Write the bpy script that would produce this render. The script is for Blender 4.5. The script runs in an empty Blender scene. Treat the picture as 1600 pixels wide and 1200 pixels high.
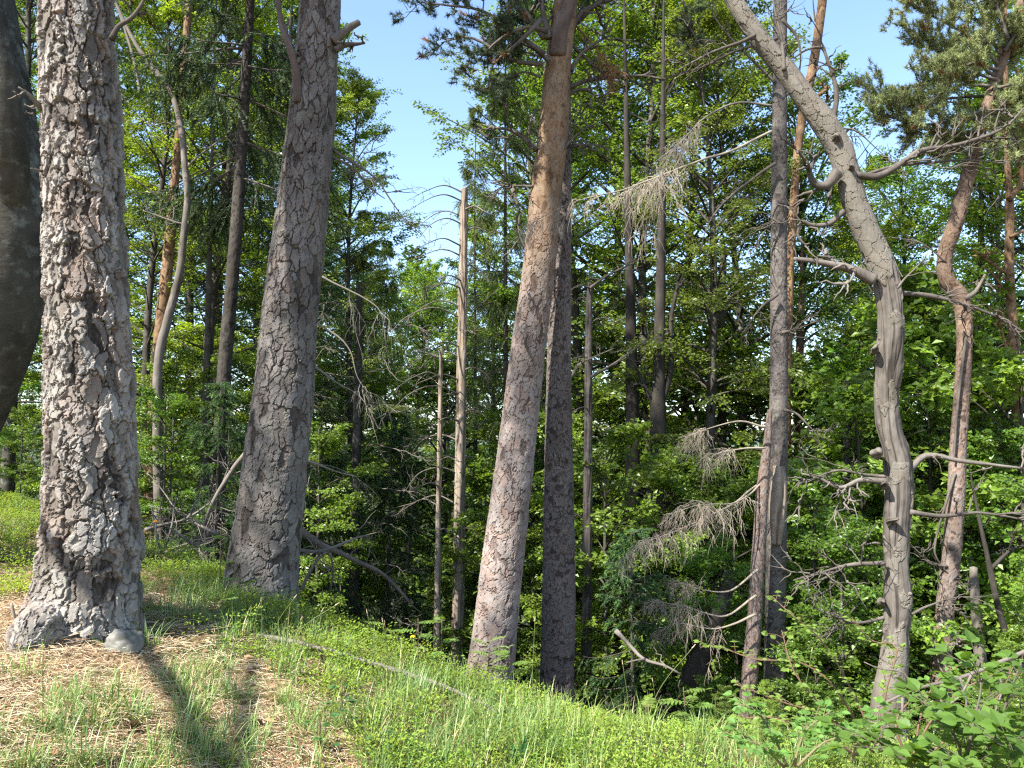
import bpy, math, random
import numpy as np
C = bpy.context.scene
COL = C.collection
R = math.radians

# ------------------------------------------------------------------ camera
F = 1256.0                                   # focal length in photo pixels (1600 wide)
CZ = 1.6
PITCH = math.atan(100 / F)
cam = bpy.data.cameras.new('camera'); co = bpy.data.objects.new('camera', cam); COL.objects.link(co)
co.location = (0, 0, CZ); co.rotation_euler = (R(90) + PITCH, 0, 0)
cam.sensor_fit = 'HORIZONTAL'; cam.angle_x = 2 * math.atan(800 / F)
cam.clip_start = 0.05; cam.clip_end = 20000
C.camera = co

# ------------------------------------------------------------------ sky, sun, exposure
SUN_EL, SUN_LEFT = 48.0, 48.0                # sun behind the camera, to its left
sdir = np.array([-math.sin(R(SUN_LEFT)) * math.cos(R(SUN_EL)), -math.cos(R(SUN_LEFT)) * math.cos(R(SUN_EL)), math.sin(R(SUN_EL))])
w = bpy.data.worlds.new('World'); C.world = w; w.use_nodes = True
nt = w.node_tree; nt.nodes.clear()
sky = nt.nodes.new('ShaderNodeTexSky'); sky.sky_type = 'NISHITA'; sky.sun_disc = False
sky.sun_elevation = R(SUN_EL); sky.sun_rotation = math.atan2(sdir[0], sdir[1])
sky.air_density = 1.0; sky.dust_density = .8; sky.ozone_density = 2.6
bg = nt.nodes.new('ShaderNodeBackground'); bg.inputs[1].default_value = 0.125
wo = nt.nodes.new('ShaderNodeOutputWorld')
nt.links.new(sky.outputs[0], bg.inputs[0]); nt.links.new(bg.outputs[0], wo.inputs[0])
sl = bpy.data.lights.new('sun', 'SUN'); sl.energy = 5.0; sl.angle = R(0.5); sl.color = (1.0, 0.965, 0.90)
so = bpy.data.objects.new('sun', sl); COL.objects.link(so); so.location = (-20, -25, 40)
import mathutils
so.rotation_euler = mathutils.Vector(sdir.tolist()).to_track_quat('Z', 'Y').to_euler()
C.view_settings.view_transform = 'Standard'; C.view_settings.look = 'None'
C.view_settings.gamma = 1.0; C.view_settings.exposure = 1.75; C.view_settings.use_curve_mapping = False
cy = C.cycles
cy.max_bounces = 10; cy.diffuse_bounces = 6; cy.glossy_bounces = 2; cy.transmission_bounces = 6; cy.transparent_max_bounces = 4
cy.use_denoising = False; cy.sample_clamp_indirect = 6.0; cy.caustics_reflective = False; cy.caustics_refractive = False
cy.filter_width = 1.3

# ------------------------------------------------------------------ numpy noise
def h32(x, y, z, s):
    h = (x.astype(np.uint32) * np.uint32(374761393) + y.astype(np.uint32) * np.uint32(668265263)
         + z.astype(np.uint32) * np.uint32(2147483647 - 58) * np.uint32(3) + np.uint32(s) * np.uint32(2654435761 & 0xffffffff))
    h ^= h >> np.uint32(13); h *= np.uint32(1274126177); h ^= h >> np.uint32(16); h *= np.uint32(2246822519); h ^= h >> np.uint32(15)
    return h.astype(np.float64) / 4294967295.0
def vnoise(p, s=0):
    i = np.floor(p).astype(np.int64); f = p - i; u = f * f * (3 - 2 * f); o = 0
    for a in (0, 1):
        for b in (0, 1):
            for c in (0, 1):
                wt = (u[:, 0] if a else 1 - u[:, 0]) * (u[:, 1] if b else 1 - u[:, 1]) * (u[:, 2] if c else 1 - u[:, 2])
                o = o + wt * h32(i[:, 0] + a, i[:, 1] + b, i[:, 2] + c, s)
    return o * 2 - 1
def fbm(p, n=4, s=0):
    o = 0; a = 0.5
    for k in range(n):
        o = o + a * vnoise(p * (2 ** k) + 17.3 * k, s + k); a *= 0.5
    return o
def worley(p, s=0):
    i = np.floor(p).astype(np.int64); n = len(p)
    f1 = np.full(n, 9.0); f2 = np.full(n, 9.0); rid = np.zeros(n); dz = np.zeros(n); dx = np.zeros(n)
    for a in (-1, 0, 1):
        for b in (-1, 0, 1):
            for c in (-1, 0, 1):
                x, y, z = i[:, 0] + a, i[:, 1] + b, i[:, 2] + c
                q0 = x + h32(x, y, z, s); q1 = y + h32(x, y, z, s + 1); q2 = z + h32(x, y, z, s + 2)
                d = np.sqrt((p[:, 0] - q0) ** 2 + (p[:, 1] - q1) ** 2 + (p[:, 2] - q2) ** 2)
                m = d < f1
                f2 = np.where(m, f1, np.minimum(f2, d)); f1 = np.where(m, d, f1)
                rid = np.where(m, h32(x, y, z, s + 3), rid); dz = np.where(m, p[:, 2] - q2, dz); dx = np.where(m, p[:, 0] - q0, dx)
    return f1, f2, rid, dz, dx
def sstep(a, b, x):
    t = np.clip((x - a) / (b - a), 0, 1); return t * t * (3 - 2 * t)
def nrm(v):
    return v / np.maximum(np.linalg.norm(v, axis=-1, keepdims=True), 1e-9)
def interp(x, xs, ys): return np.interp(x, xs, ys)

# ------------------------------------------------------------------ terrain
CX = [-40, -16, -7.6, -3.7, -2.45, -1.94, -1.15, -.45, .29, 1.34, 2.7, 6, 14]
CY = [30, 20, 12, 8, 7, 6.6, 6.0, 5.6, 5.2, 4.8, 4.3, 3.2, 1.0]
ZX = [-40, -16, -7.6, -3.7, -2.45, -1.94, -1.15, -.45, .29, 1.34, 2.7, 6, 14, 40]
ZZ = [2.6, 1.5, .84, .53, .37, .21, .05, -.11, -.25, -.26, -.26, -.55, -2.0, -8]
def sm(x, xs, ys):
    return (np.interp(x - .35, xs, ys) + np.interp(x, xs, ys) + np.interp(x + .35, xs, ys)) / 3
def ground(x, y):
    x = np.atleast_1d(np.asarray(x, float)); y = np.atleast_1d(np.asarray(y, float))
    z0 = sm(x, ZX, ZZ); yc = sm(x, CX, CY)
    d = np.maximum(y - yc, 0)
    dd = np.sqrt(d * d + .5) - math.sqrt(.5)
    drop = .40 * 60 * (1 - np.exp(-dd / 60)) + .03 * np.minimum(dd, 1500)
    p = np.stack([x, y, 0 * x], 1)
    near = np.exp(-np.hypot(x, y) / 60)
    bump = .10 * fbm(p * .8, 3, 5) + .035 * fbm(p * 4, 2, 9)
    front = np.minimum(y - 4.3, 0) * .05
    return z0 - drop + bump * near + np.maximum(front, -1.0)
def gz(x, y): return float(ground(x, y)[0])

FW = np.array([0, math.cos(PITCH), math.sin(PITCH)]); UP = np.array([0, -math.sin(PITCH), math.cos(PITCH)])
def at(px, py, Y):
    d = np.array([(px - 800) / F, 0, 0]) + UP * ((600 - py) / F) + FW
    return np.array([0, 0, CZ]) + d * (Y / d[1])

# ------------------------------------------------------------------ mesh building
class MB:
    def __init__(s): s.V = []; s.F = []; s.A = []; s.n = 0
    def add(s, V, F, A=None):
        V = np.asarray(V, float)
        for f in (F if isinstance(F, list) else [F]): s.F.append(np.asarray(f, np.int64) + s.n)
        s.V.append(V); s.A.append(np.ones((len(V), 3)) * (np.array([.5, .5, .5]) if A is None else np.asarray(A)))
        s.n += len(V); return s
    def arrays(s): return np.concatenate(s.V), s.F, np.concatenate(s.A)
    def mesh(s, name, mat, smooth=True, off=None):
        V, FS, A = s.arrays()
        if off is not None: V = V - np.asarray(off)
        me = bpy.data.meshes.new(name)
        idx = np.concatenate([f.ravel() for f in FS]); tot = np.concatenate([np.full(len(f), f.shape[1]) for f in FS])
        me.vertices.add(len(V)); me.vertices.foreach_set('co', V.astype(np.float32).ravel())
        me.loops.add(len(idx)); me.loops.foreach_set('vertex_index', idx.astype(np.int32))
        me.polygons.add(len(tot)); me.polygons.foreach_set('loop_start', np.concatenate([[0], np.cumsum(tot)[:-1]]).astype(np.int32))
        me.polygons.foreach_set('loop_total', tot.astype(np.int32))
        me.polygons.foreach_set('use_smooth', np.full(len(tot), smooth))
        at_ = me.color_attributes.new('Col', 'FLOAT_COLOR', 'POINT')
        at_.data.foreach_set('color', np.concatenate([A, np.ones((len(A), 1))], 1).astype(np.float32).ravel())
        me.materials.append(mat); me.update(); me.validate(); return me
    def build(s, name, mat, parent=None, smooth=True):
        off = np.array(parent.location) if parent is not None else None
        o = bpy.data.objects.new(name, s.mesh(name, mat, smooth, off)); COL.objects.link(o)
        if parent is not None: o.parent = parent
        return o
def tag(o, label, cat, group=None, kind=None):
    if kind: o['kind'] = kind
    if label: o['label'] = label
    if cat: o['category'] = cat
    if group: o['group'] = group
    return o
def thing(name, label, cat, loc=(0, 0, 0), group=None):
    o = bpy.data.objects.new(name, None); COL.objects.link(o); o.empty_display_size = .1
    o.location = [float(v) for v in loc]; return tag(o, label, cat, group)
def single(mb, name, mat, label, cat, loc, group=None, smooth=True):
    o = bpy.data.objects.new(name, mb.mesh(name, mat, smooth, loc)); COL.objects.link(o)
    o.location = [float(v) for v in loc]; return tag(o, label, cat, group)
def copy_tree(o, parent=None):
    c = o.copy(); COL.objects.link(c)
    if parent is not None: c.parent = parent
    for ch in list(o.children): copy_tree(ch, c)
    return c

def smooth_path(P, n):
    P = np.asarray(P, float); k = len(P)
    d = np.concatenate([[0], np.cumsum(np.linalg.norm(np.diff(P[:, :3], axis=0), axis=1))])
    t = np.atleast_1d(n) if np.ndim(n) else np.linspace(0, d[-1], n)
    m = np.zeros_like(P)
    m[1:-1] = (P[2:] - P[:-2]) / (d[2:] - d[:-2])[:, None]
    m[0] = (P[1] - P[0]) / (d[1] - d[0]); m[-1] = (P[-1] - P[-2]) / (d[-1] - d[-2])
    i = np.clip(np.searchsorted(d, t, 'right') - 1, 0, k - 2); h = (d[i + 1] - d[i]); u = ((t - d[i]) / h)[:, None]; h = h[:, None]
    return (2 * u ** 3 - 3 * u ** 2 + 1) * P[i] + (u ** 3 - 2 * u ** 2 + u) * h * m[i] + (-2 * u ** 3 + 3 * u ** 2) * P[i + 1] + (u ** 3 - u ** 2) * h * m[i + 1]
def plen(P): return float(np.linalg.norm(np.diff(np.asarray(P)[:, :3], axis=0), axis=1).sum())
def frames(P):
    T = nrm(np.gradient(P, axis=0)); n = len(P); N = np.zeros_like(P)
    r = np.array([0, -1.0, 0]) if abs(T[0][1]) < .8 else np.array([1.0, 0, 0])
    v = r - T[0] * r.dot(T[0])
    for i in range(n):
        v = v - T[i] * v.dot(T[i]); v = v / np.linalg.norm(v); N[i] = v
    return T, N, np.cross(T, N)
def tube_grid(P, rad, ns, disp=None, cap=True, colf=None):
    """P nx3 ring centres, rad n; disp(q,th,s)->(offset, attr)"""
    n = len(P); T, N, B = frames(P); th = np.linspace(0, 2 * math.pi, ns, endpoint=False)
    s = np.concatenate([[0], np.cumsum(np.linalg.norm(np.diff(P, axis=0), axis=1))])
    out = N[:, None, :] * np.cos(th)[None, :, None] + B[:, None, :] * np.sin(th)[None, :, None]
    rr = np.repeat(rad[:, None], ns, 1); A = None
    if disp is not None:
        R0 = float(np.median(rad))
        q = np.stack([np.cos(th)[None] * R0 + 0 * rr, np.sin(th)[None] * R0 + 0 * rr, s[:, None] + 0 * rr], -1).reshape(-1, 3)
        d, A = disp(q, np.tile(th, n), np.repeat(s, ns)); rr = np.maximum(rr + d.reshape(n, ns), rr * .3)
    V = (P[:, None, :] + out * rr[:, :, None]).reshape(-1, 3)
    i = np.arange(n - 1)[:, None] * ns; j = np.arange(ns)[None]; k = (j + 1) % ns
    Fq = np.stack([i + j, i + k, i + ns + k, i + ns + j], -1).reshape(-1, 4)
    if cap:
        V = np.concatenate([V, P[-1:] + T[-1:] * rad[-1] * .3, P[:1]]); c = len(V) - 2; b = (n - 1) * ns
        Ft = np.stack([b + j[0], b + k[0], np.full(ns, c)], -1); Fb = np.stack([k[0], j[0], np.full(ns, c + 1)], -1)
        if A is not None: A = np.concatenate([A, A[-1:], A[:1]])
        return V, [Fq, Ft, Fb], A
    return V, [Fq], A
def limb(mb, pts, r0, r1, ns=8, step=.08, wob=.0, seed=0, col=None, knob=0.12):
    P = smooth_path(pts, max(4, int(plen(pts) / step)))
    n = len(P); t = np.linspace(0, 1, n)
    if wob: P = P + np.stack([fbm(np.stack([t * plen(pts) * 2.2 + 31 * a, 0 * t, 0 * t + seed], 1), 3, seed + a) for a in range(3)], 1) * wob * np.minimum(1, t * 4)[:, None]
    rad = r0 + (r1 - r0) * t ** .8
    rad = rad * (1 + knob * fbm(np.stack([t * plen(pts) * 7, 0 * t + seed, 0 * t], 1), 3, seed + 7))
    def dz(q, th, s):
        return .12 * r0 * fbm(q * np.array([25, 25, 8.0]), 2, seed), np.stack([.5 + .5 * fbm(q * np.array([30, 30, 6.0]), 3, seed + 3)] * 3, 1)
    V, Fs, A = tube_grid(P, rad, ns, dz if ns >= 7 else None)
    mb.add(V, Fs, A if A is not None else col); return P
def batch_tubes(mb, P, r0, r1, ns=3, col=None):
    """P (n,k,3)"""
    n, k = P.shape[:2]
    if n == 0: return
    T = nrm(np.gradient(P, axis=1)); ref = np.where(np.abs(T[..., 2:3]) > .9, np.array([1., 0, 0]), np.array([0, 0, 1.]))
    N = nrm(np.cross(T, ref)); B = np.cross(T, N); th = np.arange(ns) * 2 * math.pi / ns
    r = (np.reshape(r0, (-1, 1)) * (1 - np.linspace(0, 1, k))[None] + np.reshape(r1, (-1, 1)) * np.linspace(0, 1, k)[None])
    V = P[:, :, None] + (N[:, :, None] * np.cos(th)[:, None] + B[:, :, None] * np.sin(th)[:, None]) * r[:, :, None, None]
    a = np.arange(n)[:, None, None] * (k * ns) + np.arange(k - 1)[None, :, None] * ns; j = np.arange(ns)[None, None]; jj = (j + 1) % ns
    Fq = np.stack([a + j, a + jj, a + ns + jj, a + ns + j], -1).reshape(-1, 4)
    mb.add(V.reshape(-1, 3), Fq, None if col is None else np.repeat(np.asarray(col).reshape(-1, 3) * np.ones((n, 3)), k * ns, axis=0))
def batch_leaves(mb, pos, d, nn, L, W, col, fold=.25, shape=4):
    n = len(pos); d = nrm(d); nn = nrm(nn - d * (nn * d).sum(1, keepdims=True)); sd = np.cross(d, nn)
    L = np.reshape(L, (-1, 1)) * np.ones((n, 1)); W = np.reshape(W, (-1, 1)) * np.ones((n, 1))
    if shape == 4:
        V = np.stack([pos, pos + d * L * .45 + sd * W * .5 + nn * W * fold, pos + d * L - nn * L * .12, pos + d * L * .45 - sd * W * .5 + nn * W * fold], 1)
        b = np.arange(n)[:, None] * 4; Ff = np.concatenate([b + np.array([[0, 2, 1]]), b + np.array([[0, 3, 2]])])
    else:
        tt = np.array([.10, .26, .45, .64, .82]); ww = np.array([.26, .45, .5, .41, .20])
        mid = lambda t: pos + d * L * t - nn * L * (.16 * t * t)
        sdv = [[mid(t) + sd * W * (s * w) + nn * W * fold * w * 2 for t, w in zip(tt, ww)] for s in (1, -1)]
        V = np.stack([pos] + sdv[0] + [mid(1.0)] + sdv[1][::-1] + [mid(.3), mid(.68)], 1); b = np.arange(n)[:, None] * 14
        Ff = [b + np.array([[0, 12, 2, 1]]), b + np.array([[12, 13, 4, 3]]), b + np.array([[13, 6, 5, 4]]), b + np.array([[0, 11, 10, 12]]), b + np.array([[12, 10, 9, 8]]), b + np.array([[13, 12, 8, 7]])]
        Ff = np.concatenate([b + np.array([k]) for k in ([0, 12, 2, 1], [12, 3, 2, 2], [12, 13, 4, 3], [13, 6, 5, 4], [0, 11, 10, 12], [12, 10, 9, 9], [12, 9, 8, 13], [13, 8, 7, 6]) if len(set(k)) == 4] + [])
        Ft = np.concatenate([b + np.array([k]) for k in ([12, 3, 2], [12, 10, 9])]); Ff = [Ff, Ft]
    mb.add(V.reshape(-1, 3), Ff, np.repeat(np.asarray(col) * np.ones((n, 3)), V.shape[1], axis=0))
def batch_needles(mb, pos, d, L, W, col, rng):
    n = len(pos); d = nrm(d); sd = nrm(np.cross(d, rng.normal(size=(n, 3))))
    L = np.reshape(L, (-1, 1)) * np.ones((n, 1))
    V = np.stack([pos - sd * W * .5, pos + sd * W * .5, pos + d * L], 1)
    mb.add(V.reshape(-1, 3), np.arange(3 * n).reshape(-1, 3), np.repeat(np.asarray(col) * np.ones((n, 3)), 3, axis=0))

# ------------------------------------------------------------------ materials
def mat_new(name):
    m = bpy.data.materials.new(name); m.use_nodes = True; n = m.node_tree; n.nodes.clear(); return m, n
def nd(n, t, **kw):
    x = n.nodes.new(t)
    for k, v in kw.items():
        if k.startswith('i_'): x.inputs[k[2:].replace('_', ' ')].default_value = v
        else: setattr(x, k, v)
    return x
def ramp(n, stops):
    r = n.nodes.new('ShaderNodeValToRGB'); e = r.color_ramp.elements
    while len(e) < len(stops): e.new(.5)
    for a, (p, c) in zip(e, stops): a.position = p; a.color = (*c, 1) if len(c) == 3 else c
    return r
def mixc(n, fac, a, b, typ='MIX'):
    x = n.nodes.new('ShaderNodeMix'); x.data_type = 'RGBA'; x.blend_type = typ
    for s, v in ((0, fac), (6, a), (7, b)):
        if hasattr(v, 'is_linked') or isinstance(v, bpy.types.NodeSocket): n.links.new(v, x.inputs[s])
        elif s == 0: x.inputs[0].default_value = v
        else: x.inputs[s].default_value = (*v, 1)
    return x.outputs[2]
def leaf_mat(name, trans=.5, rough=.38, tint=(1.6, 1.5, .55), var=.25, spec=.5):
    m, n = mat_new(name)
    a = nd(n, 'ShaderNodeVertexColor', layer_name='Col'); oi = nd(n, 'ShaderNodeObjectInfo')
    hs = nd(n, 'ShaderNodeHueSaturation'); mp = nd(n, 'ShaderNodeMapRange'); mp.inputs[3].default_value = 1 - var; mp.inputs[4].default_value = 1 + var
    n.links.new(oi.outputs['Random'], mp.inputs[0]); n.links.new(mp.outputs[0], hs.inputs['Value']); n.links.new(a.outputs[0], hs.inputs['Color'])
    mp2 = nd(n, 'ShaderNodeMapRange'); mp2.inputs[3].default_value = .485; mp2.inputs[4].default_value = .515
    mu = nd(n, 'ShaderNodeMath', operation='FRACT'); mm = nd(n, 'ShaderNodeMath', operation='MULTIPLY'); mm.inputs[1].default_value = 7.31
    n.links.new(oi.outputs['Random'], mm.inputs[0]); n.links.new(mm.outputs[0], mu.inputs[0]); n.links.new(mu.outputs[0], mp2.inputs[0]); n.links.new(mp2.outputs[0], hs.inputs['Hue'])
    p = nd(n, 'ShaderNodeBsdfPrincipled', i_Roughness=rough); p.inputs['Specular IOR Level'].default_value = spec
    n.links.new(hs.outputs[0], p.inputs['Base Color'])
    t = nd(n, 'ShaderNodeBsdfTranslucent'); n.links.new(mixc(n, 1.0, hs.outputs[0], tint, 'MULTIPLY'), t.inputs[0])
    mx = nd(n, 'ShaderNodeMixShader'); mx.inputs[0].default_value = trans
    n.links.new(p.outputs[0], mx.inputs[1]); n.links.new(t.outputs[0], mx.inputs[2])
    o = nd(n, 'ShaderNodeOutputMaterial'); n.links.new(mx.outputs[0], o.inputs[0]); return m
def wood_mat(name, stops, scale=(18, 18, 3), bump=.5, rough=.85, lich=None, lich_amt=.6, hue=None, zmix=None, bdist=.01):
    """bark or wood: attribute Col.r = crack..plate height, Col.g = per-plate random"""
    wk = lambda c: (c[0] * .71, c[1] * .705, c[2] * .69)        # cooler, darker than first measured
    stops = [(p, wk(c)) for p, c in stops]; lich = lich and wk(lich); hue = hue and wk(hue)
    if zmix: zmix = (zmix[0], zmix[1], [(p, wk(c)) for p, c in zmix[2]])
    m, n = mat_new(name)
    tc = nd(n, 'ShaderNodeTexCoord'); mp = nd(n, 'ShaderNodeMapping'); mp.inputs['Scale'].default_value = scale
    n.links.new(tc.outputs['Object'], mp.inputs[0])
    no = nd(n, 'ShaderNodeTexNoise', i_Scale=1.0, i_Detail=8.0, i_Roughness=.68); n.links.new(mp.outputs[0], no.inputs[0])
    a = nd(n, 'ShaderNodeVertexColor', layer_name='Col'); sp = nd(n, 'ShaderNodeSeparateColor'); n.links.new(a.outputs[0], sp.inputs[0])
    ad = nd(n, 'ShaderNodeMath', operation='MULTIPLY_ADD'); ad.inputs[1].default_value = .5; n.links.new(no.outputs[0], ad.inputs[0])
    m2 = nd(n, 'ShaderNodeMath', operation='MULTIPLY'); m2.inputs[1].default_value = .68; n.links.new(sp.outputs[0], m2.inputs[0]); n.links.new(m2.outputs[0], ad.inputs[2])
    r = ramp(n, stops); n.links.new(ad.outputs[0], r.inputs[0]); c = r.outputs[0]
    if hue:
        c = mixc(n, sp.outputs[1], c, mixc(n, .55, c, hue), 'MIX')
    if zmix:                                   # upper bark of another colour
        z0, z1, st2 = zmix
        sx = nd(n, 'ShaderNodeSeparateXYZ'); n.links.new(tc.outputs['Object'], sx.inputs[0])
        n2 = nd(n, 'ShaderNodeTexNoise', i_Scale=2.2, i_Detail=4.0); n.links.new(tc.outputs['Object'], n2.inputs[0])
        a2 = nd(n, 'ShaderNodeMath', operation='MULTIPLY_ADD'); a2.inputs[1].default_value = 1.8; n.links.new(n2.outputs[0], a2.inputs[0]); n.links.new(sx.outputs[2], a2.inputs[2])
        mr = nd(n, 'ShaderNodeMapRange'); mr.inputs[1].default_value = z0 + .9; mr.inputs[2].default_value = z1 + .9; n.links.new(a2.outputs[0], mr.inputs[0])
        r2 = ramp(n, st2); n.links.new(ad.outputs[0], r2.inputs[0]); c = mixc(n, mr.outputs[0], c, r2.outputs[0])
    if lich:
        nl = nd(n, 'ShaderNodeTexNoise', i_Scale=5.0, i_Detail=7.0, i_Roughness=.7); n.links.new(tc.outputs['Object'], nl.inputs[0])
        rl = ramp(n, [(.52, (0, 0, 0)), (.66, (lich_amt,) * 3)]); n.links.new(nl.outputs[0], rl.inputs[0])
        c = mixc(n, rl.outputs[0], c, lich)
    nw = nd(n, 'ShaderNodeTexNoise', i_Scale=1.7, i_Detail=5.0, i_Roughness=.6); n.links.new(tc.outputs['Object'], nw.inputs[0]); rw = ramp(n, [(.3, (.66, .64, .60)), (.5, (.95, .95, .95)), (.7, (1.18, 1.17, 1.14))]); n.links.new(nw.outputs[0], rw.inputs[0]); c = mixc(n, 1.0, c, rw.outputs[0], 'MULTIPLY')
    p = nd(n, 'ShaderNodeBsdfPrincipled', i_Roughness=rough); p.inputs['Specular IOR Level'].default_value = .2
    n.links.new(c, p.inputs['Base Color'])
    b = nd(n, 'ShaderNodeBump', i_Strength=bump, i_Distance=bdist); n.links.new(no.outputs[0], b.inputs['Height']); n.links.new(b.outputs[0], p.inputs['Normal'])
    o = nd(n, 'ShaderNodeOutputMaterial'); n.links.new(p.outputs[0], o.inputs[0]); return m
def col_mat(name, rough=.8, trans=0.0):
    m, n = mat_new(name); a = nd(n, 'ShaderNodeVertexColor', layer_name='Col')
    p = nd(n, 'ShaderNodeBsdfPrincipled', i_Roughness=rough); p.inputs['Specular IOR Level'].default_value = .25; n.links.new(a.outputs[0], p.inputs['Base Color'])
    o = nd(n, 'ShaderNodeOutputMaterial')
    if trans:
        t = nd(n, 'ShaderNodeBsdfTranslucent'); n.links.new(a.outputs[0], t.inputs[0]); mx = nd(n, 'ShaderNodeMixShader'); mx.inputs[0].default_value = trans
        n.links.new(p.outputs[0], mx.inputs[1]); n.links.new(t.outputs[0], mx.inputs[2]); n.links.new(mx.outputs[0], o.inputs[0])
    else: n.links.new(p.outputs[0], o.inputs[0])
    return m
M_LEAF = leaf_mat('broad leaves'); M_NEED = leaf_mat('conifer needles', .22, .6, (1.2, 1.2, .6), .15, .22); M_HERB = leaf_mat('ground herbs', .5, .5, (1.5, 1.4, .5), .05, .25)
M_GRASS = leaf_mat('grass blades', .3, .45, (1.15, 1.1, .6), 0.0)
M_STRAW = col_mat('dry straw', .7, .2)
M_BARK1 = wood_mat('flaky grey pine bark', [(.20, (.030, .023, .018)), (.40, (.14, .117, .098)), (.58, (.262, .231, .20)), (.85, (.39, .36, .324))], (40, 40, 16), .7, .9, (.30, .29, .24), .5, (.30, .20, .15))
M_BARK2 = wood_mat('plated pine bark', [(.14, (0.034, 0.026, 0.022)), (.35, (0.089, 0.074, 0.064)), (.6, (0.147, 0.129, 0.116)), (.9, (0.252, 0.231, 0.215))], (40, 40, 12), .6, .9, (.24, .25, .20), .35, (.19, .145, .12))
M_BARK3 = wood_mat('pink plated pine bark', [(.14, (0.062, 0.042, 0.034)), (.35, (0.179, 0.134, 0.115)), (.6, (0.276, 0.224, 0.199)), (.9, (0.428, 0.364, 0.329))], (40, 40, 12), .6, .9, (.30, .29, .24), .3, (.34, .2, .14),
                   (4.3, 6.6, [(.1, (.06, .033, .018)), (.4, (.15, .085, .044)), (.65, (.23, .145, .083)), (.9, (.30, .215, .14))]))
M_BARK4 = wood_mat('dark scaly bark', [(.12, (.03, .024, .02)), (.35, (.075, .06, .052)), (.6, (.13, .108, .096)), (.9, (.21, .185, .17))], (45, 45, 20), .6, .9, None, 0, (.20, .13, .10))
M_SPRUCE = wood_mat('grey spruce bark', [(.12, (.026, .022, .019)), (.4, (.07, .058, .05)), (.65, (.115, .098, .088)), (.9, (.19, .17, .155))], (45, 45, 25), .6, .9, (.28, .28, .23), .4)
M_ORANGE = wood_mat('orange flaking pine bark', [(.15, (.06, .03, .017)), (.4, (.15, .082, .042)), (.65, (.24, .14, .075)), (.9, (.31, .215, .13))], (22, 22, 8), .6, .85)
M_PINK = wood_mat('pinkish pine bark', [(.15, (.045, .03, .025)), (.4, (.115, .083, .069)), (.65, (.19, .152, .134)), (.9, (.29, .25, .225))], (35, 35, 14), .6, .85, None, 0, (.3, .16, .1),
                  (4.5, 7.5, [(.1, (.05, .03, .02)), (.4, (.115, .069, .045)), (.65, (.18, .117, .08)), (.9, (.26, .19, .14))]))
M_BEECH = wood_mat('smooth beech bark', [(.2, (0.031, 0.028, 0.021)), (.5, (0.068, 0.061, 0.046)), (.8, (0.116, 0.106, 0.083))], (14, 14, 26), .7, .85, (.30, .32, .27), .7)
M_TRUNK = wood_mat('forest trunk bark', [(.2, (.022, .019, .015)), (.5, (.055, .047, .038)), (.8, (.11, .097, .08))], (10, 10, 4), .5, .9, (.2, .21, .16), .5)
M_DARK = wood_mat('shade darkened trunk bark', [(.2, (.018, .015, .012)), (.5, (.04, .034, .028)), (.8, (.08, .07, .058))], (30, 30, 14), .6, .9)  # darkened trunk bark for stems in shade; the shade is put into the colour
M_DEAD = wood_mat('weathered grey wood', [(.2, (.065, .052, .043)), (.45, (.13, .11, .093)), (.65, (.20, .175, .15)), (.9, (.29, .26, .235))], (45, 45, 2.2), .5, .8, (.25, .24, .18), .25)
M_SNAG = wood_mat('bare silver snag wood', [(.2, (0.046, 0.040, 0.034)), (.42, (0.097, 0.083, 0.070)), (.6, (0.153, 0.133, 0.114)), (.9, (0.231, 0.210, 0.189))], (38, 38, 1.6), .7, .78, (.13, .10, .072), .4, (.20, .182, .14), None, .012)
M_TAN = wood_mat('tan bare snag wood', [(.2, (0.140, 0.106, 0.077)), (.45, (0.281, 0.221, 0.168)), (.65, (0.390, 0.323, 0.254)), (.9, (0.516, 0.445, 0.375))], (50, 50, 1.5), .5, .8, (.22, .12, .055), .5)
M_PATCH = wood_mat('peeling bark plate', [(.2, (.07, .06, .048)), (.5, (.14, .125, .10)), (.8, (.22, .20, .165))], (30, 30, 30), .6, .9, (.2, .205, .16), .5)
M_TWIG = wood_mat('dark dead branch', [(.2, (.04, .033, .028)), (.5, (.10, .085, .072)), (.8, (.20, .175, .15))], (30, 30, 10), .5, .9)
M_GTWIG = col_mat('pale dead twigs', .85)
M_STONE = wood_mat('pale stone', [(.2, (.06, .06, .045)), (.5, (.16, .155, .13)), (.8, (.32, .31, .285))], (14, 14, 14), .6, .9, (.16, .18, .10), .6)

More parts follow.
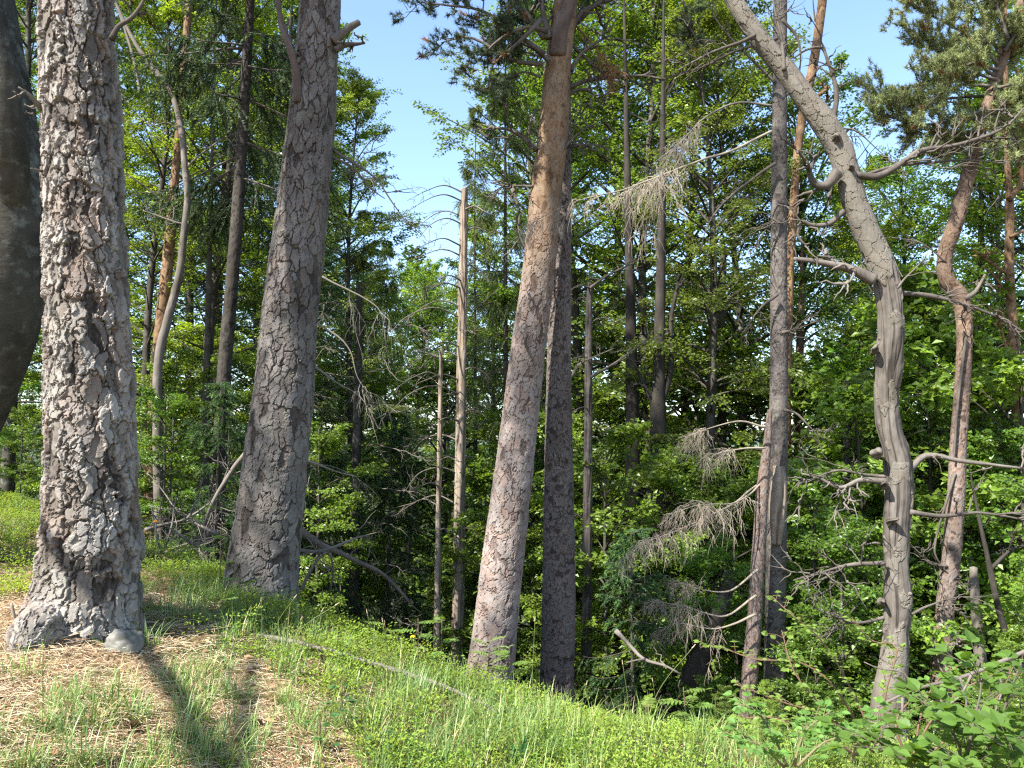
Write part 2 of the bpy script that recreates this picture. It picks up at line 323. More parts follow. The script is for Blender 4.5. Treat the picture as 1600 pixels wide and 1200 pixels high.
def ground_mat():
    m, n = mat_new('forest floor'); tc = nd(n, 'ShaderNodeTexCoord')
    a = nd(n, 'ShaderNodeTexNoise', i_Scale=1.1, i_Detail=6.0); b = nd(n, 'ShaderNodeTexNoise', i_Scale=34.0, i_Detail=8.0, i_Roughness=.7)
    for x in (a, b): n.links.new(tc.outputs['Object'], x.inputs[0])
    r = ramp(n, [(.25, (.08, .045, .022)), (.5, (.24, .15, .085)), (.75, (.42, .31, .19))]); n.links.new(b.outputs[0], r.inputs[0])
    g = ramp(n, [(.25, (.03, .035, .012)), (.6, (.075, .085, .028)), (.8, (.15, .13, .05))]); n.links.new(b.outputs[0], g.inputs[0])
    f = ramp(n, [(.48, (0, 0, 0)), (.62, (1, 1, 1))]); n.links.new(a.outputs[0], f.inputs[0])
    c = mixc(n, f.outputs[0], r.outputs[0], g.outputs[0])
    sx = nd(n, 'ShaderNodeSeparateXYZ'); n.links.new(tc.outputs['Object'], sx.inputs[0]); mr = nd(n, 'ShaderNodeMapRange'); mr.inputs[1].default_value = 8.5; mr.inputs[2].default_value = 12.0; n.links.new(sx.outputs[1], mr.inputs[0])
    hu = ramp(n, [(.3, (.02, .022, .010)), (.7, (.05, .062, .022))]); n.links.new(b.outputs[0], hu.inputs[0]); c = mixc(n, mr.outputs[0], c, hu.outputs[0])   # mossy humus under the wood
    p = nd(n, 'ShaderNodeBsdfPrincipled', i_Roughness=.95); p.inputs['Specular IOR Level'].default_value = .1; n.links.new(c, p.inputs['Base Color'])
    bu = nd(n, 'ShaderNodeBump', i_Strength=.8, i_Distance=.03); n.links.new(b.outputs[0], bu.inputs['Height']); n.links.new(bu.outputs[0], p.inputs['Normal'])
    o = nd(n, 'ShaderNodeOutputMaterial'); n.links.new(p.outputs[0], o.inputs[0]); return m
M_GROUND = ground_mat()
def hill_mat():
    m, n = mat_new('wooded hill'); tc = nd(n, 'ShaderNodeTexCoord'); a = nd(n, 'ShaderNodeTexNoise', i_Scale=.02, i_Detail=8.0); n.links.new(tc.outputs['Object'], a.inputs[0])
    r = ramp(n, [(.3, (.035, .06, .04)), (.7, (.09, .12, .08))]); n.links.new(a.outputs[0], r.inputs[0])
    p = nd(n, 'ShaderNodeBsdfPrincipled', i_Roughness=1.0); n.links.new(r.outputs[0], p.inputs['Base Color']); o = nd(n, 'ShaderNodeOutputMaterial'); n.links.new(p.outputs[0], o.inputs[0]); return m

# ------------------------------------------------------------------ ground sheet
def sheet():
    def axis(a, b, fine, far):
        core = np.arange(a, b + fine * .5, fine); g = []
        st = fine; v = 0
        while v < far: st *= 1.17; v += st; g.append(v)
        g = np.array(g); return np.concatenate([a - g[::-1], core, b + g])
    xs = axis(-6, 6, .07, 6000); ys = axis(-1, 11, .07, 6000)
    X, Y = np.meshgrid(xs, ys); Z = ground(X.ravel(), Y.ravel())
    V = np.stack([X.ravel(), Y.ravel(), Z], 1); nx = len(xs); ny = len(ys)
    i = np.arange(ny - 1)[:, None] * nx; j = np.arange(nx - 1)[None]
    Fq = np.stack([i + j, i + j + 1, i + nx + j + 1, i + nx + j], -1).reshape(-1, 4)
    o = MB().add(V, Fq).build('ground', M_GROUND); o['kind'] = 'structure'
    t = np.linspace(-1, 1, 160); mb = MB()
    rows = []
    for k, v in enumerate(np.linspace(0, 1, 24)):
        x = t * 5200; y = 4200 + 900 * v + 0 * t
        hgt = (170 + 120 * fbm(np.stack([t * 3.1, 0 * t + .3, 0 * t], 1), 4, 3)) * math.sin(min(1, v * 1.6) * math.pi / 2)
        rows.append(np.stack([x, y, -75 + hgt], 1))
    V = np.concatenate(rows); i = np.arange(23)[:, None] * 160; j = np.arange(159)[None]
    mb.add(V, np.stack([i + j, i + j + 1, i + 160 + j + 1, i + 160 + j], -1).reshape(-1, 4))
    h = mb.build('hills', hill_mat()); h['kind'] = 'structure'
sheet()

# ------------------------------------------------------------------ bark displacement
def plates(cw, ch, depth, seed, tilt=.2, layers=.3, flutes=0.0, zfade=None, warp=1.0, crackw=.08):
    """bark: stacked flat flakes with ragged outlines; layers = share of the height in loose upper flakes"""
    def f(q, th, s):
        wv = np.stack([fbm(q * 11 + 7 * k, 2, seed + 40 + k) for k in range(3)], 1) * np.array([.045, .045, .08]) * warp
        wf = np.stack([fbm(q * 46 + 9 * k, 3, seed + 60 + k) for k in range(3)], 1) * np.array([.011, .011, .018]) * warp
        S = np.array([cw, cw, ch]); h = 0; first = None
        for k, (wt, th_, sc) in enumerate(((1 - layers, .12 * layers * 2, 1.), (layers * .55, .38, .9), (layers * .45, .45, .72))):
            if wt < .02: continue
            f1, f2, rid, dz, dx = worley((q + wv + wf * (1 + .5 * k)) / (S * sc) + 13.7 * k, seed + 100 * k)
            wn = np.clip(.7 + 1.5 * fbm(q * 8, 2, seed + 70 + k), .15, 1.9)
            m = sstep(.25, 1., (f2 - f1) / (crackw * wn)) * (rid > th_)
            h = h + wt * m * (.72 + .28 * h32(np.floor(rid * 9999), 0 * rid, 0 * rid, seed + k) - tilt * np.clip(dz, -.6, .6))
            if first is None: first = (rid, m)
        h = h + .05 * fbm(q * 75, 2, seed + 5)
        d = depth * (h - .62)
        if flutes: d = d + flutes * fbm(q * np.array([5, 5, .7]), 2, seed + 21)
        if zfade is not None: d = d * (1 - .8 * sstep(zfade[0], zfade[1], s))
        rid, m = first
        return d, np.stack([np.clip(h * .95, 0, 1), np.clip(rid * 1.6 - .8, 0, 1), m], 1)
    return f
def grain(depth, seed, kz=1.2, lump=.0):
    def f(q, th, s):
        a = fbm(q * np.array([34, 34, kz]), 4, seed); b = fbm(q * np.array([7, 7, 4.0]), 3, seed + 4)
        tw = fbm(np.stack([q[:, 0] * 14 + s * .9, q[:, 1] * 14, s * .5], 1), 3, seed + 8)
        cr = sstep(.0, .12, np.abs(tw)); return depth * (a - (1 - cr) * 1.2) + lump * b, np.stack([np.clip(.5 + .5 * a + .2 * b - .5 * (1 - cr), 0, 1), .5 + .5 * b, a], 1)
    return f
def pxpath(pts, Y, base_extra=.35):
    """pts: (px, py, width_px) top..bottom; returns world path from the ground upward with radii"""
    P = []
    for a in pts:
        y = a[3] if len(a) > 3 else Y; v = at(a[0], a[1], y); P.append([*v, a[2] * .5 * y / F])
    P = P[::-1]; b = P[0]
    g = gz(b[0], b[1])
    if b[2] > g - .1:
        dx = (P[0][0] - P[1][0]) / max(P[1][2] - P[0][2], .05) * (b[2] - g + base_extra) * .6
        P = [[b[0] + dx * .7, b[1], g - base_extra, b[3] * 1.15]] + P
    return np.array(P)
def extend(P, ztop, r1, bend=.5):
    d = P[-1][:3] - P[-2][:3]; d = d / np.linalg.norm(d); u = np.array([0, 0, 1.0]); out = [p for p in P]; cur = P[-1][:3].copy(); r0 = P[-1][3]; H = ztop - cur[2]; n = 5
    for k in range(1, n + 1):
        dd = d * (1 - bend * k / n) + u * bend * k / n; dd = dd / dd[2]; cur = cur + dd * (H / n); out.append([*cur, r0 + (r1 - r0) * k / n])
    return np.array(out)
def trunk_mesh(P, ns, ds, disp, dense_to=None, ds2=.15, flare=None):
    L = plen(P); zt = P[:, 2].max() if dense_to is None else dense_to
    cum = np.concatenate([[0], np.cumsum(np.linalg.norm(np.diff(P[:, :3], axis=0), axis=1))]); sz = float(np.interp(zt, P[:, 2], cum)) if dense_to is not None else L
    s = np.arange(0, sz, ds)
    if sz < L - ds2: s = np.concatenate([s, np.arange(sz, L, ds2), [L]])
    Q = smooth_path(P, s)
    def dd(q, th, sv):
        d, A = disp(q, th, sv)
        if flare:
            for (ang, wd, amt, hh) in flare:
                da = np.angle(np.exp(1j * (th - ang))); d = d + amt * np.exp(-(da / wd) ** 2) * np.exp(-np.maximum(sv - .1, 0) / hh)
        return d, A
    return tube_grid(Q[:, :3], np.maximum(Q[:, 3], .004), ns, dd)

# ------------------------------------------------------------------ foliage builders (local: base at 0)
def beech(seed, H=20., cb=.22, Rr=4.2, nb=85, ntw=20, nl=26, leaf=.085, tr=.16, green=(.058, .125, .024), gapk=.35, droop=.12, lean=0., flat=.5):
    g = np.random.default_rng(seed)
    zs = np.linspace(0, H, 12); ph = g.uniform(0, 6)
    wav = np.stack([np.sin(zs * .45 + ph) * .012 * H * (zs / H) + lean * zs, np.cos(zs * .37 + ph * 2) * .012 * H * (zs / H), zs], 1)
    tp = np.concatenate([wav, (tr * (1 - zs / H) ** .8 + .012)[:, None]], 1); tp[0, 2] = -.4; tp[0, 3] *= 1.3
    tm = MB(); Q = smooth_path(tp, 70 if H > 8 else 26); tm.add(*tube_grid(Q[:, :3], Q[:, 3], 12 if H > 8 else 6, lambda q, th, s: (.06 * tr * fbm(q * 9, 2, seed), np.stack([.5 + .5 * fbm(q * np.array([8, 8, 4.]), 3, seed)] * 3, 1))))
    u = np.sort(g.uniform(0, 1, nb)); h = H * (cb + (1 - cb) * u ** .92 * .985)
    az = np.arange(nb) * 2.399 + g.normal(0, .35, nb)
    prof = np.clip((.45 + 1.1 * u) * np.sqrt(np.clip(1.02 - u, 0, 1)) * 1.05, .06, 1.1)
    L = Rr * prof * g.uniform(.65, 1.2, nb); el = np.radians(5 + 55 * u + g.normal(0, 9, nb))
    st = np.stack([np.interp(h, zs, wav[:, 0]), np.interp(h, zs, wav[:, 1]), h], 1)
    K = 9; t = np.linspace(0, 1, K)
    hd = np.stack([np.cos(az), np.sin(az), 0 * az], 1); z = np.array([0, 0, 1.])
    side = np.stack([-np.sin(az), np.cos(az), 0 * az], 1)
    cur = g.normal(0, .12, nb)
    B = st[:, None] + (hd * np.cos(el)[:, None] + z * np.sin(el)[:, None])[:, None] * (L[:, None] * t)[..., None] + side[:, None] * (cur[:, None] * L[:, None] * t ** 2)[..., None] - z * (droop * L[:, None] * t ** 2.2)[..., None]
    rb = np.clip(.012 * L + .004, .006, .08)
    lm = MB(); batch_tubes(lm, B, rb, .004, 5 if H > 8 else 3, None)
    bi = np.repeat(np.arange(nb), ntw); n = len(bi); tt = g.uniform(.18, 1, n) ** .8; sg = np.tile([1, -1], n // 2 + 1)[:n]
    kf = tt * (K - 1); k0 = np.minimum(kf.astype(int), K - 2); fr = (kf - k0)[:, None]
    o = B[bi, k0] * (1 - fr) + B[bi, k0 + 1] * fr
    ax = nrm(B[bi, k0 + 1] - B[bi, k0]); sv = nrm(np.cross(ax, z)); ang = np.radians(g.uniform(25, 75, n)) * sg
    d = nrm(ax * np.cos(ang)[:, None] + sv * np.sin(ang)[:, None] + z * g.normal(-.05, .22, n)[:, None])
    l = (.16 + .30 * g.random(n)) * np.maximum(L[bi], .5) * (1.15 - .75 * tt) + .12
    keep = vnoise(o * (.75 if H > 8 else 1.6) + seed, seed) > -gapk * 1.2
    o, d, l, bi = o[keep], d[keep], l[keep], bi[keep]; n = len(o)
    tv = np.linspace(0, 1, 4); TW = o[:, None] + d[:, None] * (l[:, None] * tv)[..., None] - z * (.10 * l[:, None] * tv ** 2)[..., None]
    batch_tubes(lm, TW, np.full(n, .005), .002, 3)
    cm = MB(); li = np.repeat(np.arange(n), nl); m = len(li); v = np.tile(np.linspace(.12, 1, nl), n) + g.normal(0, .03, m); s2 = np.tile([1, -1], m // 2 + 1)[:m]
    pv = nrm(np.cross(d, z))
    base = o[li] + d[li] * (l[li] * v)[:, None] - z * (.10 * l[li] * v ** 2)[:, None]
    sub = (.05 + .16 * l[li] * (1.1 - v)) * g.random(m)
    base = base + pv[li] * (s2 * sub)[:, None] + z * g.normal(0, .035, m)[:, None]
    ld = nrm(d[li] * .6 + pv[li] * (s2 * g.uniform(.4, 1.2, m))[:, None] + g.normal(0, .25, (m, 3)) - z * .15)
    nn = z * .8 + hd[bi][li] * .75 + g.normal(0, flat * 1.2, (m, 3))
    twc = g.normal(0, .16, n); yel = g.random(n)
    val = np.clip(1 + twc[li] + g.normal(0, .13, m), .5, 1.7)[:, None]
    base_c = np.array(green); fresh = np.array([.15, .21, .032]); colr = (base_c * (1 - .6 * yel[li][:, None]) + fresh * .6 * yel[li][:, None]) * val
    batch_leaves(cm, base, ld, nn, leaf * g.uniform(.7, 1.25, m), leaf * .66, colr)
    return tm, lm, cm
def spruce(seed, H=20., Rr=2.6, nb=130, ntw=22, cb=.08, tr=.15, green=(.048, .098, .030), fresh=(.12, .19, .04), dead=0.0, hang=.75, fr_amt=.35):
    g = np.random.default_rng(seed); z = np.array([0, 0, 1.])
    tm = MB(); zs = np.linspace(-.4, H, 60); rad = tr * (1 - np.clip(zs, 0, H) / H) ** .9 + .008
    tm.add(*tube_grid(np.stack([.03 * np.sin(zs * .5 + seed), .03 * np.cos(zs * .4), zs], 1), rad, 10, lambda q, th, s: (.05 * tr * fbm(q * 14, 2, seed), np.stack([.5 + .5 * fbm(q * 10, 3, seed)] * 3, 1))))
    u = np.sort(g.uniform(0, 1, nb)); h = H * (cb + (1 - cb) * u); az = g.uniform(0, 6.283, nb)
    L = (Rr * (1 - u) ** .75 * (.75 + .25 * np.minimum(1, u * 5)) + .12) * g.uniform(.6, 1.15, nb)
    hd = np.stack([np.cos(az), np.sin(az), 0 * az], 1); K = 9; t = np.linspace(0, 1, K); st = h[:, None] * z
    sl = np.radians(-8 + 45 * u ** 2)
    B = st[:, None] + hd[:, None] * (L[:, None] * t)[..., None] + z * (np.tan(sl)[:, None] * L[:, None] * t - (.45 * L[:, None]) * (t ** 1.5 - .75 * t ** 3.2) * (1 - u)[:, None] ** .3)[..., None]
    lm = MB(); batch_tubes(lm, B, np.clip(.011 * L + .003, .005, .04), .003, 4)
    bi = np.repeat(np.arange(nb), ntw); n = len(bi); tt = g.uniform(.12, 1, n) ** .75; sg = g.choice([-1, 1], n)
    kf = tt * (K - 1); k0 = np.minimum(kf.astype(int), K - 2); fr = (kf - k0)[:, None]; o = B[bi, k0] * (1 - fr) + B[bi, k0 + 1] * fr
    ax = nrm(B[bi, k0 + 1] - B[bi, k0]); sv = nrm(np.cross(ax, z))
    d = nrm(ax * g.uniform(.3, 1, n)[:, None] + sv * (sg * g.uniform(.3, 1.0, n))[:, None] - z * (hang * g.uniform(.2, 1.3, n))[:, None])
    l = (.22 + .25 * g.random(n)) * (.5 + .6 * np.minimum(L[bi], 1.5) * (1.1 - tt * .7)) + .08
    keep = vnoise(o * .9 + seed, seed) > -.42; o, d, l = o[keep], d[keep], l[keep]; n = len(o)
    tv = np.linspace(0, 1, 4); sag = .22
    TW = o[:, None] + d[:, None] * (l[:, None] * tv)[..., None] - z * (sag * l[:, None] * tv ** 2)[..., None]
    batch_tubes(lm, TW, np.full(n, .004), .002, 3)
    cm = MB(); nl = 40; li = np.repeat(np.arange(n), nl); m = len(li); v = np.tile(np.linspace(.05, 1, nl), n)
    pos = o[li] + d[li] * (l[li] * v)[:, None] - z * (sag * l[li] * v ** 2)[:, None]
    rd = g.normal(0, 1, (m, 3)); rd = nrm(rd - d[li] * (rd * d[li]).sum(1, keepdims=True))
    isf = (g.random(n) < fr_amt)[li] * sstep(.55, .9, v)
    colr = (np.array(green) * (1 - isf[:, None]) + np.array(fresh) * isf[:, None]) * np.clip(1 + g.normal(0, .2, n)[li] + g.normal(0, .12, m), .45, 1.7)[:, None]
    batch_needles(cm, pos, d[li] * .75 + rd * .8, g.uniform(.04, .065, m), .017, colr, g)
    return tm, lm, cm
def tufts(cm, pts, axis, g, nper=46, L=.075, W=.009, green=(.055, .085, .04), var=.2):
    n = len(pts); i = np.repeat(np.arange(n), nper); m = len(i)
    rd = g.normal(0, 1, (m, 3)); d = nrm(nrm(axis)[i] * g.uniform(.15, 1.3, m)[:, None] + nrm(rd) * .9)
    pos = pts[i] - nrm(axis)[i] * (g.random(m) * .09)[:, None]
    val = np.clip(1 + g.normal(0, var, n)[i] + g.normal(0, .1, m), .4, 1.8)[:, None]
    dry = (g.random(n) < .06)[i][:, None]
    colr = np.where(dry, np.array([.20, .12, .05]), np.array(green)) * val
    batch_needles(cm, pos, d, L * g.uniform(.7, 1.15, m), W, colr, g)
def bough(bm, cm, pts, r0, g, seed, nsub=9, ntuft=12, spread=.75, green=(.055, .085, .04), start=.35, upb=.25):
    """pine branch with sub-branches ending in needle tufts"""
    P = limb(bm, pts, r0, .008, 7, .12, .05, seed); n = len(P); L = plen(P); z = np.array([0, 0, 1.])
    T = nrm(np.gradient(P, axis=0)); tt = g.uniform(start, 1, nsub); tt[-1] = 1.; allp = []; alla = []; subs = []
    for t in tt:
        k = min(n - 1, int(t * (n - 1))); ax = T[k]; rd = nrm(g.normal(0, 1, 3)); d = nrm(ax * .9 + rd * .85 + z * upb); sl = spread * g.uniform(.5, 1.15)
        q = P[k] + d * sl * np.linspace(0, 1, 6)[:, None] + z * (upb * .3 * sl * np.linspace(0, 1, 6) ** 2)[:, None] + np.cumsum(g.normal(0, .02, (6, 3)), 0)
        subs.append(q)
        for j in range(ntuft):
            v = g.uniform(.3, 1.05); c = q[0] + (q[-1] - q[0]) * v; off = nrm(g.normal(0, 1, 3)) * spread * g.uniform(.05, .38) + z * .04; e = c + off
            allp.append(e); alla.append(off * 1.2 + d * .25 + z * .15); subs.append(np.stack([c + (e - c) * x for x in np.linspace(0, 1, 6)]) - z * 0.0)
    batch_tubes(bm, np.array(subs), np.array([.009 if i % (ntuft + 1) == 0 else .0045 for i in range(len(subs))]), .002, 4, (.3, .3, .3))
    tufts(cm, np.array(allp), np.array(alla), g, green=green)
def pine_crown(seed, H=9., Rr=3.0, nb=30, green=(.052, .082, .042), nsub=9, ntuft=9):
    """branches + needles above local z=0, on a stem at the origin"""
    g = np.random.default_rng(seed); bm, cm = MB(), MB()
    for i in range(nb):
        u = i / (nb - 1); h = H * u * .93; az = i * 2.4 + g.normal(0, .4); L = Rr * (math.sin(math.pi * min(1, .28 + .72 * u) * .98) * .85 + .2) * g.uniform(.6, 1.15)
        d = np.array([math.cos(az), math.sin(az), 0]); e = g.uniform(.05, .35) + .5 * u
        pts = [np.array([0, 0, h]) + d * L * t + np.array([0, 0, L * (e * t + .25 * t * t)]) for t in (0, .33, .66, 1)]
        bough(bm, cm, pts, .02 + .012 * L, g, seed * 50 + i, nsub, ntuft, .5 + .17 * L, green, .3)
    return bm, cm
def dead_spray(mb, pts, r0, g, seed, dens=1.0, droop=.5, width=.45, col=(.36, .30, .23), wob=.03, start=.3, fine=9, up=0.):
    """a dead branch with hanging bare twiglets"""
    pts = np.asarray(pts, float); L = plen(pts); P = limb(mb, pts, r0, .003, 6, .06, wob, seed, np.array(col) * .75)
    n = len(P); T = nrm(np.gradient(P, axis=0)); z = np.array([0, 0, 1.])
    ns = max(4, int(L * 14 * dens)); cl = np.append(g.uniform(start, .95, max(1, int(L * 2.2))), .97); tt = np.sort(np.clip(cl[g.integers(0, len(cl), ns)] + g.normal(0, .035, ns), start * .8, 1)); tw = []; fin = []
    for i, t in enumerate(tt):
        k = min(n - 1, int(t * (n - 1))); sv = nrm(np.cross(T[k], z)) * (1 if i % 2 else -1)
        l = width * g.uniform(.2, 1.25) * (1.25 - .8 * (t - start) / (1 - start)); d = nrm(T[k] * g.uniform(.2, 1.) + sv * g.uniform(.2, 1.) + g.normal(0, .25, 3) - z * g.uniform(-.25, droop * .8) + z * up)
        x = np.linspace(0, 1, 7)[:, None]; q = P[k] + d * l * x - z * (droop * .55 * l * x ** 2) + np.cumsum(g.normal(0, .016, (7, 3)), 0)
        tw.append(q); nf = int(fine * l / width) + 3
        for j in range(nf):
            a = g.uniform(.15, 1); k2 = min(5, int(a * 6)); ax = nrm(q[k2 + 1] - q[k2]); d2 = nrm(ax * .8 + nrm(g.normal(0, 1, 3)) * .7 - z * droop * g.uniform(.1, 1.2)); l2 = g.uniform(.06, .2) * (.6 + width)
            y = np.linspace(0, 1, 7)[:, None]; fin.append(q[k2] + d2 * l2 * y - z * (.35 * droop * l2 * y ** 2) + np.cumsum(g.normal(0, .005, (7, 3)), 0))
    c = np.array(col)
    if tw: batch_tubes(mb, np.array(tw), np.full(len(tw), .0036), .0018, 3, c * g.uniform(.8, 1.15, (len(tw), 1)))
    if fin: batch_tubes(mb, np.array(fin), np.full(len(fin), .0022), .0012, 3, c * g.uniform(.75, 1.25, (len(fin), 1)))
# ------------------------------------------------------------------ the main trunks
PC = [pine_crown(11, 9., 3.0), pine_crown(12, 8., 2.6, 26), pine_crown(13, 7., 2.3, 22)]
PCM = [(b.mesh('crown_limbs', M_TWIG), c.mesh('crown', M_NEED, False)) for b, c in PC]
def put_crown(t, k, loc, rz=0., s=1.0):
    for nm, me in zip(('crown_limbs', 'crown'), PCM[k]):
        o = bpy.data.objects.new(nm, me); COL.objects.link(o); o.parent = t
        o.location = np.asarray(loc, float) - np.array(t.location); o.rotation_euler = (0, 0, rz); o.scale = (s,) * 3
def trunk_tree(name, label, cat, pts, Y, ns, ds, disp, mat, ztop=None, rtop=.06, crown=None, dense=None, flare=None, bend=.5, group=None, ds2=.15):
    P = pxpath(pts, Y)
    if ztop: P = extend(P, ztop, rtop, bend)
    base = (P[0][0], P[0][1], gz(P[0][0], P[0][1])); t = thing(name, label, cat, base, group)
    MB().add(*trunk_mesh(P, ns, ds, disp, dense, ds2, flare)).build('trunk', mat, t, ns < 120)
    if crown: put_crown(t, crown[0], (P[-1][0], P[-1][1], P[-1][2] - crown[3] * crown[2]), crown[1], crown[2])
    t['_p'] = 0; del t['_p']
    return t, P
def pbranch(t, pts, Y, r0, r1=.004, mat=None, seed=1, wob=.02, name='dead_branch', ns=8, step=.06, twigs=0, tl=.35):
    mb = MB(); P = [at(a[0], a[1], a[2] if len(a) > 2 else Y) for a in pts]
    Q = limb(mb, P, r0, r1, ns, step, wob, seed)
    if twigs:
        g = np.random.default_rng(seed); T = nrm(np.gradient(Q, axis=0)); tw = []
        for i in range(twigs):
            k = int(g.uniform(.25, .98) * (len(Q) - 1)); d = nrm(T[k] * .6 + nrm(g.normal(0, 1, 3)) * .8); l = tl * g.uniform(.35, 1.1); x = np.linspace(0, 1, 7)[:, None]
            q = Q[k] + d * l * x + np.cumsum(g.normal(0, .012 * tl / .35, (7, 3)), 0); tw.append(q)
            for j in range(2):
                kk = int(g.uniform(2, 5)); d2 = nrm(d + nrm(g.normal(0, 1, 3)) * .8); tw.append(q[kk] + d2 * l * .5 * x + np.cumsum(g.normal(0, .01, (7, 3)), 0))
        batch_tubes(mb, np.array(tw), np.full(len(tw), max(.0035, r1 * 1.3)), .0018, 4, (.5, .5, .5))
    return mb.build(name, mat or M_TWIG, t)

# pine with the flaky bark, nearest on the left
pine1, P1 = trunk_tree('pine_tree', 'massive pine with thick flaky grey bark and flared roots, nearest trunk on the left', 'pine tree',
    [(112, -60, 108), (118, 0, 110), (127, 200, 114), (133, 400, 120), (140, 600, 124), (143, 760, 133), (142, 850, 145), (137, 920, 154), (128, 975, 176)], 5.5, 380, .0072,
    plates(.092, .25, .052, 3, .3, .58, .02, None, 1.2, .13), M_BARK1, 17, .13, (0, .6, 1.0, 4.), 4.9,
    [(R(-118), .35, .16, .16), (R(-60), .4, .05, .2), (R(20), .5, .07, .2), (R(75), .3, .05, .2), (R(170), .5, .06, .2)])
# surface root reaching down to the left
rt = MB(); rp = []
for (px, py, Y, wd) in [(92, 950, 5.35, 75), (66, 990, 5.15, 74), (46, 1020, 5.0, 62), (32, 1050, 4.88, 44), (22, 1085, 4.75, 20)]:
    v = at(px, py, Y); rp.append([v[0], v[1], gz(v[0], v[1]) + (.06 if py < 1040 else .0), wd * .5 * Y / F])
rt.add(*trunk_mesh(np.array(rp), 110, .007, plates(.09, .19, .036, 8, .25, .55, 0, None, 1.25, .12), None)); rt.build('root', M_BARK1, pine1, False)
pbranch(pine1, [(72, 178, 5.42), (58, 162, 5.3), (45, 148, 5.25), (28, 136, 5.2)], 5.3, .032, .006, M_DEAD, 3, .01, 'branch_stub', 9, .02, 2, .14)
pbranch(pine1, [(70, 268, 5.42), (60, 266, 5.3), (48, 263, 5.2)], 5.3, .016, .004, M_DEAD, 4, .004, 'branch_stub', 8, .02)
pbranch(pine1, [(174, 62), (186, 42), (205, 30), (220, 10), (232, -20)], 5.4, .022, .008, M_TWIG, 5, .01, 'dead_branch', 8, .03, 4, .25)

# second pine, dark and dappled
pine2, P2 = trunk_tree('pine_tree', 'broad dark pine with dappled grey bark and two snapped stubs near its top', 'pine tree',
    [(502, -60, 62), (501, 0, 64), (494, 100, 68), (486, 200, 74), (475, 300, 78), (464, 400, 82), (452, 500, 86), (445, 600, 90), (433, 700, 95), (422, 800, 100), (410, 890, 108), (404, 950, 120)], 7.15, 290, .009,
    plates(.07, .16, .026, 23, .15, .35, .008), M_BARK2, 19, .12, (1, 1.7, 1.1, 4.), 5.9, [(R(-120), .5, .06, .3), (R(-30), .5, .05, .3), (R(60), .5, .05, .3)])
pbranch(pine2, [(520, 65), (532, 55), (548, 42), (562, 34)], 7.05, .048, .026, M_DEAD, 9, .012, 'branch_stub', 10, .02)
pbranch(pine2, [(524, 78), (538, 70), (556, 69), (570, 67)], 7.05, .034, .010, M_TWIG, 10, .015, 'branch_stub', 9, .02, 3, .1)
pbranch(pine2, [(466, 160, 6.97), (462, 110, 6.91), (452, 75, 6.85), (440, 40, 6.85), (436, 10, 6.85), (430, -30, 6.85)], 6.85, .045, .018, M_BARK4, 11, .01, 'branch', 9, .03, 3, .3)
pbranch(pine2, [(520, 234), (560, 260), (590, 285), (600, 300), (625, 335), (640, 358)], 7.2, .016, .004, M_DEAD, 12, .02, 'dead_branch', 6, .05, 8, .45)
pbranch(pine2, [(516, 244), (550, 262), (575, 292), (585, 300), (600, 310)], 7.2, .015, .004, M_DEAD, 13, .02, 'dead_branch', 6, .05, 8, .4)

# third pine, leaning, orange above
pine3, P3 = trunk_tree('pine_tree', 'tall leaning pine in full sun, pinkish plates below and orange bark above', 'pine tree',
    [(888, -60, 36), (884, 0, 38), (872, 100, 42), (865, 200, 48), (851, 320, 50), (842, 420, 51), (826, 540, 54), (812, 660, 57), (800, 760, 60), (785, 880, 64), (772, 1000, 68), (762, 1090, 78)], 9.8, 170, .013,
    plates(.065, .13, .021, 33, .12, .28, .008, (5.0, 7.0)), M_BARK3, 20, .1, (0, 2.6, .9, 4.), 7.2, [(R(-110), .6, .05, .4)])
for k, (pts, Y, r0) in enumerate([
    ([(838, 235), (818, 215), (795, 203), (772, 200), (755, 194)], 9.4, .035), ([(836, 292), (815, 291), (795, 290), (780, 287), (768, 285)], 9.4, .022),
    ([(800, 295), (812, 330), (812, 365), (828, 400)], 9.55, .022), ([(880, 140), (910, 128), (950, 122), (1000, 118), (1040, 124)], 9.7, .034),
    ([(885, 150), (905, 140), (922, 142), (938, 160)], 9.6, .028), ([(878, 235), (900, 212), (925, 195)], 9.4, .022), ([(880, 230), (915, 226), (955, 233)], 9.7, .022),
    ([(893, 70), (920, 95), (948, 118)], 9.6, .026), ([(892, 110), (912, 80), (940, 62), (958, 54)], 9.55, .03), ([(858, 95), (835, 75), (815, 65), (800, 55)], 9.3, .032),
    ([(845, 120), (820, 112), (800, 122)], 9.3, .02), ([(893, 45), (905, 22), (935, 8), (960, -15)], 9.5, .045), ([(857, 60), (848, 20), (846, -30)], 9.3, .05),
    ([(838, 170), (828, 190), (826, 215), (836, 232)], 9.35, .018)]):
    pbranch(pine3, pts, Y + .3, r0, r0 * .35, M_TWIG, 60 + k, .03, 'dead_branch', 7, .05, 5 + 2 * (k % 3), .45)
pbranch(pine3, [(872, 86, 9.72), (874, 50, 9.6), (886, 15, 9.55), (893, -30, 9.5), (897, -70, 9.5)], 9.3, .11, .075, M_BARK4, 91, .01, 'limb', 14, .05)
g3 = np.random.default_rng(5); bm, cm = MB(), MB()
